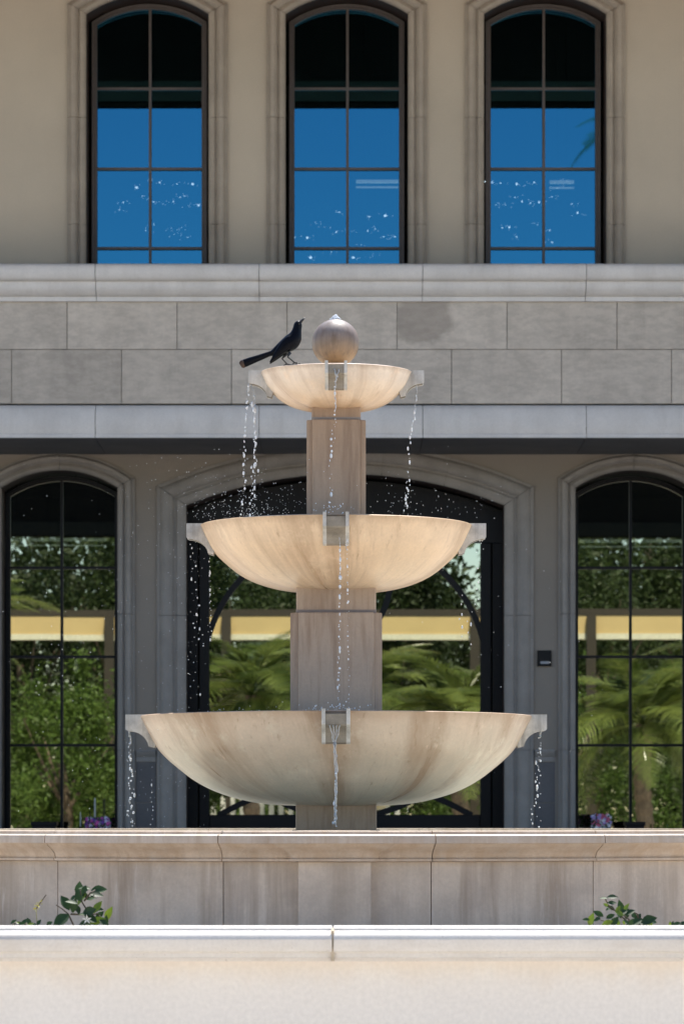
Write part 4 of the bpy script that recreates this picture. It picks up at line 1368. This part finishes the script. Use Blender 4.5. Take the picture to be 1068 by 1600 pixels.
# green shrub at the foot of the right window (seen above the basin cap)
rr = random.Random(77)
t = thing('shrub', (fx(1045, YF - 0.7), YF - 0.7, TER), 'low bright green shrub at the foot of the lower right window', 'shrub')
b = MB(); leaf_cloud(b, rr, (fx(1050, YF - 0.7), YF - 0.7, 1.25), 0.24, 0.18, 0.32, 900, 0.022, 18); link('foliage', b, M['tree_leaf2'], t, fix=False)
b = MB(); b.tube([(fx(1050, YF - 0.7), YF - 0.7, TER), (fx(1048, YF - 0.7), YF - 0.7, 1.3)], [0.02, 0.01], 6); link('stem', b, M['stem'], t)


def frond_mesh(L, seed):
    rr = random.Random(seed)
    b = MB()
    N = 62
    def at(t): return Vector((L * (t - 0.12 * t * t * t), 0, L * (0.42 * t - 0.78 * t * t)))
    b.tube([at(i / 12) for i in range(13)], [0.022 * (1 - 0.8 * i / 12) for i in range(13)], 5)
    for i in range(N):
        t = 0.14 + 0.86 * i / N
        p = at(t)
        tg = (at(min(1, t + 0.02)) - at(t - 0.02)).normalized()
        ln = L * 0.27 * math.sin(math.pi * min(0.93, 0.14 + t * 0.80)) * rr.uniform(0.9, 1.1)
        for s in (-1, 1):
            d = (tg * 0.62 + Vector((0, s, 0.12 + rr.uniform(-0.12, 0.12)))).normalized()
            dr = Vector((0, 0, -rr.uniform(0.1, 0.45) * ln))
            wv = tg * 0.010
            b.add([p - wv, p + wv, p + d * ln * 0.55 + wv * 1.1 + dr * 0.25, p + d * ln + dr, p + d * ln * 0.55 - wv * 1.1 + dr * 0.25], [(0, 1, 2, 3, 4)])
    return b.mesh('frond', M['palm_leaf'], fix=False)


FR = [frond_mesh(2.5, 1), frond_mesh(2.2, 2), frond_mesh(2.7, 3)]


def palm(x, y, zc, label, seed, n=21, scale=1.0, name='palm_tree', rt=0.2):
    rr = random.Random(seed)
    t = thing(name, (x, y, 0), label, 'palm tree', 'palms across the forecourt')
    b = MB()
    k = max(6, int(zc * 6))
    b.tube([(x + 0.05 * math.sin(i * 0.3), y, zc * i / k) for i in range(k + 1)], [rt * (1.12 if i % 2 else 0.95) for i in range(k + 1)], 10)
    link('trunk', b, M['bark'], t)
    for i in range(n):
        o = bpy.data.objects.new('frond', FR[i % 3])
        C.objects.link(o)
        el = R(82 - 95 * (i / n) + rr.uniform(-10, 10))
        o.rotation_euler = (rr.uniform(-0.3, 0.3), -el + R(20), i * 2.399 + rr.uniform(-0.2, 0.2))
        s = scale * rr.uniform(0.85, 1.1)
        o.scale = (s, s, s)
        o.location = (x, y, zc)
        attach(o, t)
    return t


def mx(px, y): return fx(px, 2 * YF - y)      # where a thing seen in the glass stands
def mz(py, y): return fz(py, 2 * YF - y)


for px, py, y, lab, sd, sc_ in ((722, 1120, -8.3, 'spreading palm reflected in the right half of the door', 1, 1.15), (392, 1085, -8.8, 'spreading palm reflected in the left half of the door', 2, 1.1),
                                (1010, 1130, -8.0, 'low dark palm reflected in the lower right window', 3, 1.15), (1180, 1060, -9.6, 'palm reflected at the right edge of the lower right window', 5, 1.2),
                                (-110, 1000, -9.5, 'palm beyond the bright bush reflected in the lower left window', 4, 1.25), (560, 1090, -11.5, 'palm half hidden between the two door palms', 7, 1.1)):
    palm(mx(px, y), y, mz(py, y), lab, sd, scale=sc_)
palm(mx(1016, -52), -52, mz(205, -52), 'tall slender palm whose frond tips show in the upper right window', 6, 26, 1.15, rt=0.2)
for px, top, y, rx, n, lab, sd, mt in ((95, 1020, -7.6, 2.0, 15000, 'bright green bushy tree reflected in the lower left window', 8, 'tree_leaf2'), (250, 1060, -9.6, 1.6, 7000, 'small green bush between left window and door reflections', 9, 'tree_leaf2'),
                                       (860, 1040, -10.8, 1.8, 7000, 'green bush behind the palms on the right', 10, 'tree_leaf2'), (-60, 1040, -9.0, 1.5, 6000, 'green bush at the left edge of the reflections', 11, 'tree_leaf2')):
    h = mz(top, y)
    tree(mx(px, y), y, h, rx, h * 0.47, n, 0.07, mt, lab, sd, None, 'tree', 0.0, 48, 0.17)
HZ = [(-130, 810, -34), (30, 800, -31), (190, 790, -35), (345, 800, -31), (480, 790, -35), (620, 815, -31), (800, 800, -35), (935, 800, -31), (1090, 790, -34)]
LB = ['far broadleaf tree at the left end of the reflected grove', 'second far tree from the left in the reflected grove', 'third far tree from the left in the reflected grove', 'far tree left of centre in the reflected grove', 'far tree at the centre of the reflected grove',
      'lowest far tree, beside the gap of blue sky', 'far tree right of the gap of blue sky', 'second far tree from the right in the reflected grove', 'far broadleaf tree at the right end of the reflected grove']
for i, (px, top, y) in enumerate(HZ):
    h = mz(top, y)
    tree(mx(px, y), y, h, 2.5 if i not in (5, 6) else 1.7, h * 0.42, 15000, 0.10, 'tree_leaf', LB[i], 40 + i, 'trees beyond the pavilion')
b = MB()
rr = random.Random(15)
for i in range(30):
    leaf_cloud(b, rr, (-19 + 1.3 * i, -26 + rr.uniform(-0.8, 0.8), 1.9), 1.1, 0.7, 1.9, 2200, 0.075, 14)
tag(link('hedge', b, M['tree_leaf2'], fix=False), 'long thick hedge beyond the pavilion, reflected behind the palms', 'hedge')
b = MB()
for i in range(44):
    x = -32 + 1.5 * i
    top = 13.0 + rr.uniform(-0.8, 0.8)
    if 2.6 < x < 6.2: top = 9.8
    leaf_cloud(b, rr, (x, -44 + rr.uniform(-1.5, 1.5), top * 0.5), 1.7, 1.2, top * 0.5, 4200, 0.20, 26, 0.34)
tag(link('distant_wood', b, M['tree_leaf'], fix=False), 'dense belt of dark woodland far behind the pavilion', None, kind='stuff')

# pavilion across the forecourt, mirrored in the ground-floor glass
YV = -14.0
DV = YF + (YF - YV)           # optical distance in the mirror
def vz(py): return fz(py, DV)
def vx(px): return fx(px, DV)
pv = thing('pavilion', (0, YV, 0), 'open pavilion with an ochre fascia, plus an added dark screen and roof, mirrored in the ground-floor glass', 'pavilion')
b = MB(); b.box(-14, 14, YV - 0.30, YV, vz(988), vz(960)); link('fascia', b, M['ochre'], pv)
b = MB(); b.box(-14, 14, YV - 0.26, YV + 0.03, vz(997), vz(988) - 0.003); link('cream_band', b, M['cream'], pv)
b = MB(); b.box(-14, 14, YV - 0.34, YV + 0.012, vz(960) + 0.003, vz(949)); link('beam', b, M['post'], pv)
for px in (168, 352, 743, 926):
    b = MB(); b.box(vx(px) - 0.12, vx(px) + 0.12, YV + 0.04, YV + 0.2, 0.0, vz(960)); link('post', b, M['post'], pv)
for x in (-13.5, 13.5):
    b = MB(); b.box(x - 0.2, x + 0.2, YV - 0.2, YV + 0.2, 0.0, vz(836)); link('column', b, M['post'], pv)
b = MB(); b.box(-14, 14, YV - 0.2, YV, vz(835), vz(640)); link('darkening_screen', b, M['reflect_dark'], pv)  # added screen, darkens what the tops of the lower panes mirror
b = MB(); b.box(-14, 14, YV - 0.2, YV + 0.06, vz(833), vz(812)); link('screen_rail', b, plain('dark_rail', (0.010, 0.012, 0.012), 0.9, spec=0.1), pv)
b = MB(); b.box(-14.6, 14.6, YV - 2.6, YV + 2.0, vz(640) + 0.003, vz(622)); link('roof', b, M['reflect_dark'], pv)  # added roof whose overhang shades the dark screen below
YW = -12.2
zf = fz(1242, 2 * YF - YW)
t = thing('white_fence', (-2, YW, 0), 'low white picket fence reflected at the foot of the door glass', 'fence')
for i in range(20):
    x = -3.25 + 0.24 * i
    b = MB(); b.prism([(x, 0.0), (x + 0.12, 0.0), (x + 0.12, zf - 0.07), (x + 0.06, zf), (x, zf - 0.07)], YW - 0.02, YW + 0.01); link('picket', b, M['white_paint'], t)
for z in (0.4, 1.5):
    b = MB(); b.box(-3.3, 1.6, YW - 0.05, YW - 0.022, z, z + 0.09); link('rail', b, M['white_paint'], t)
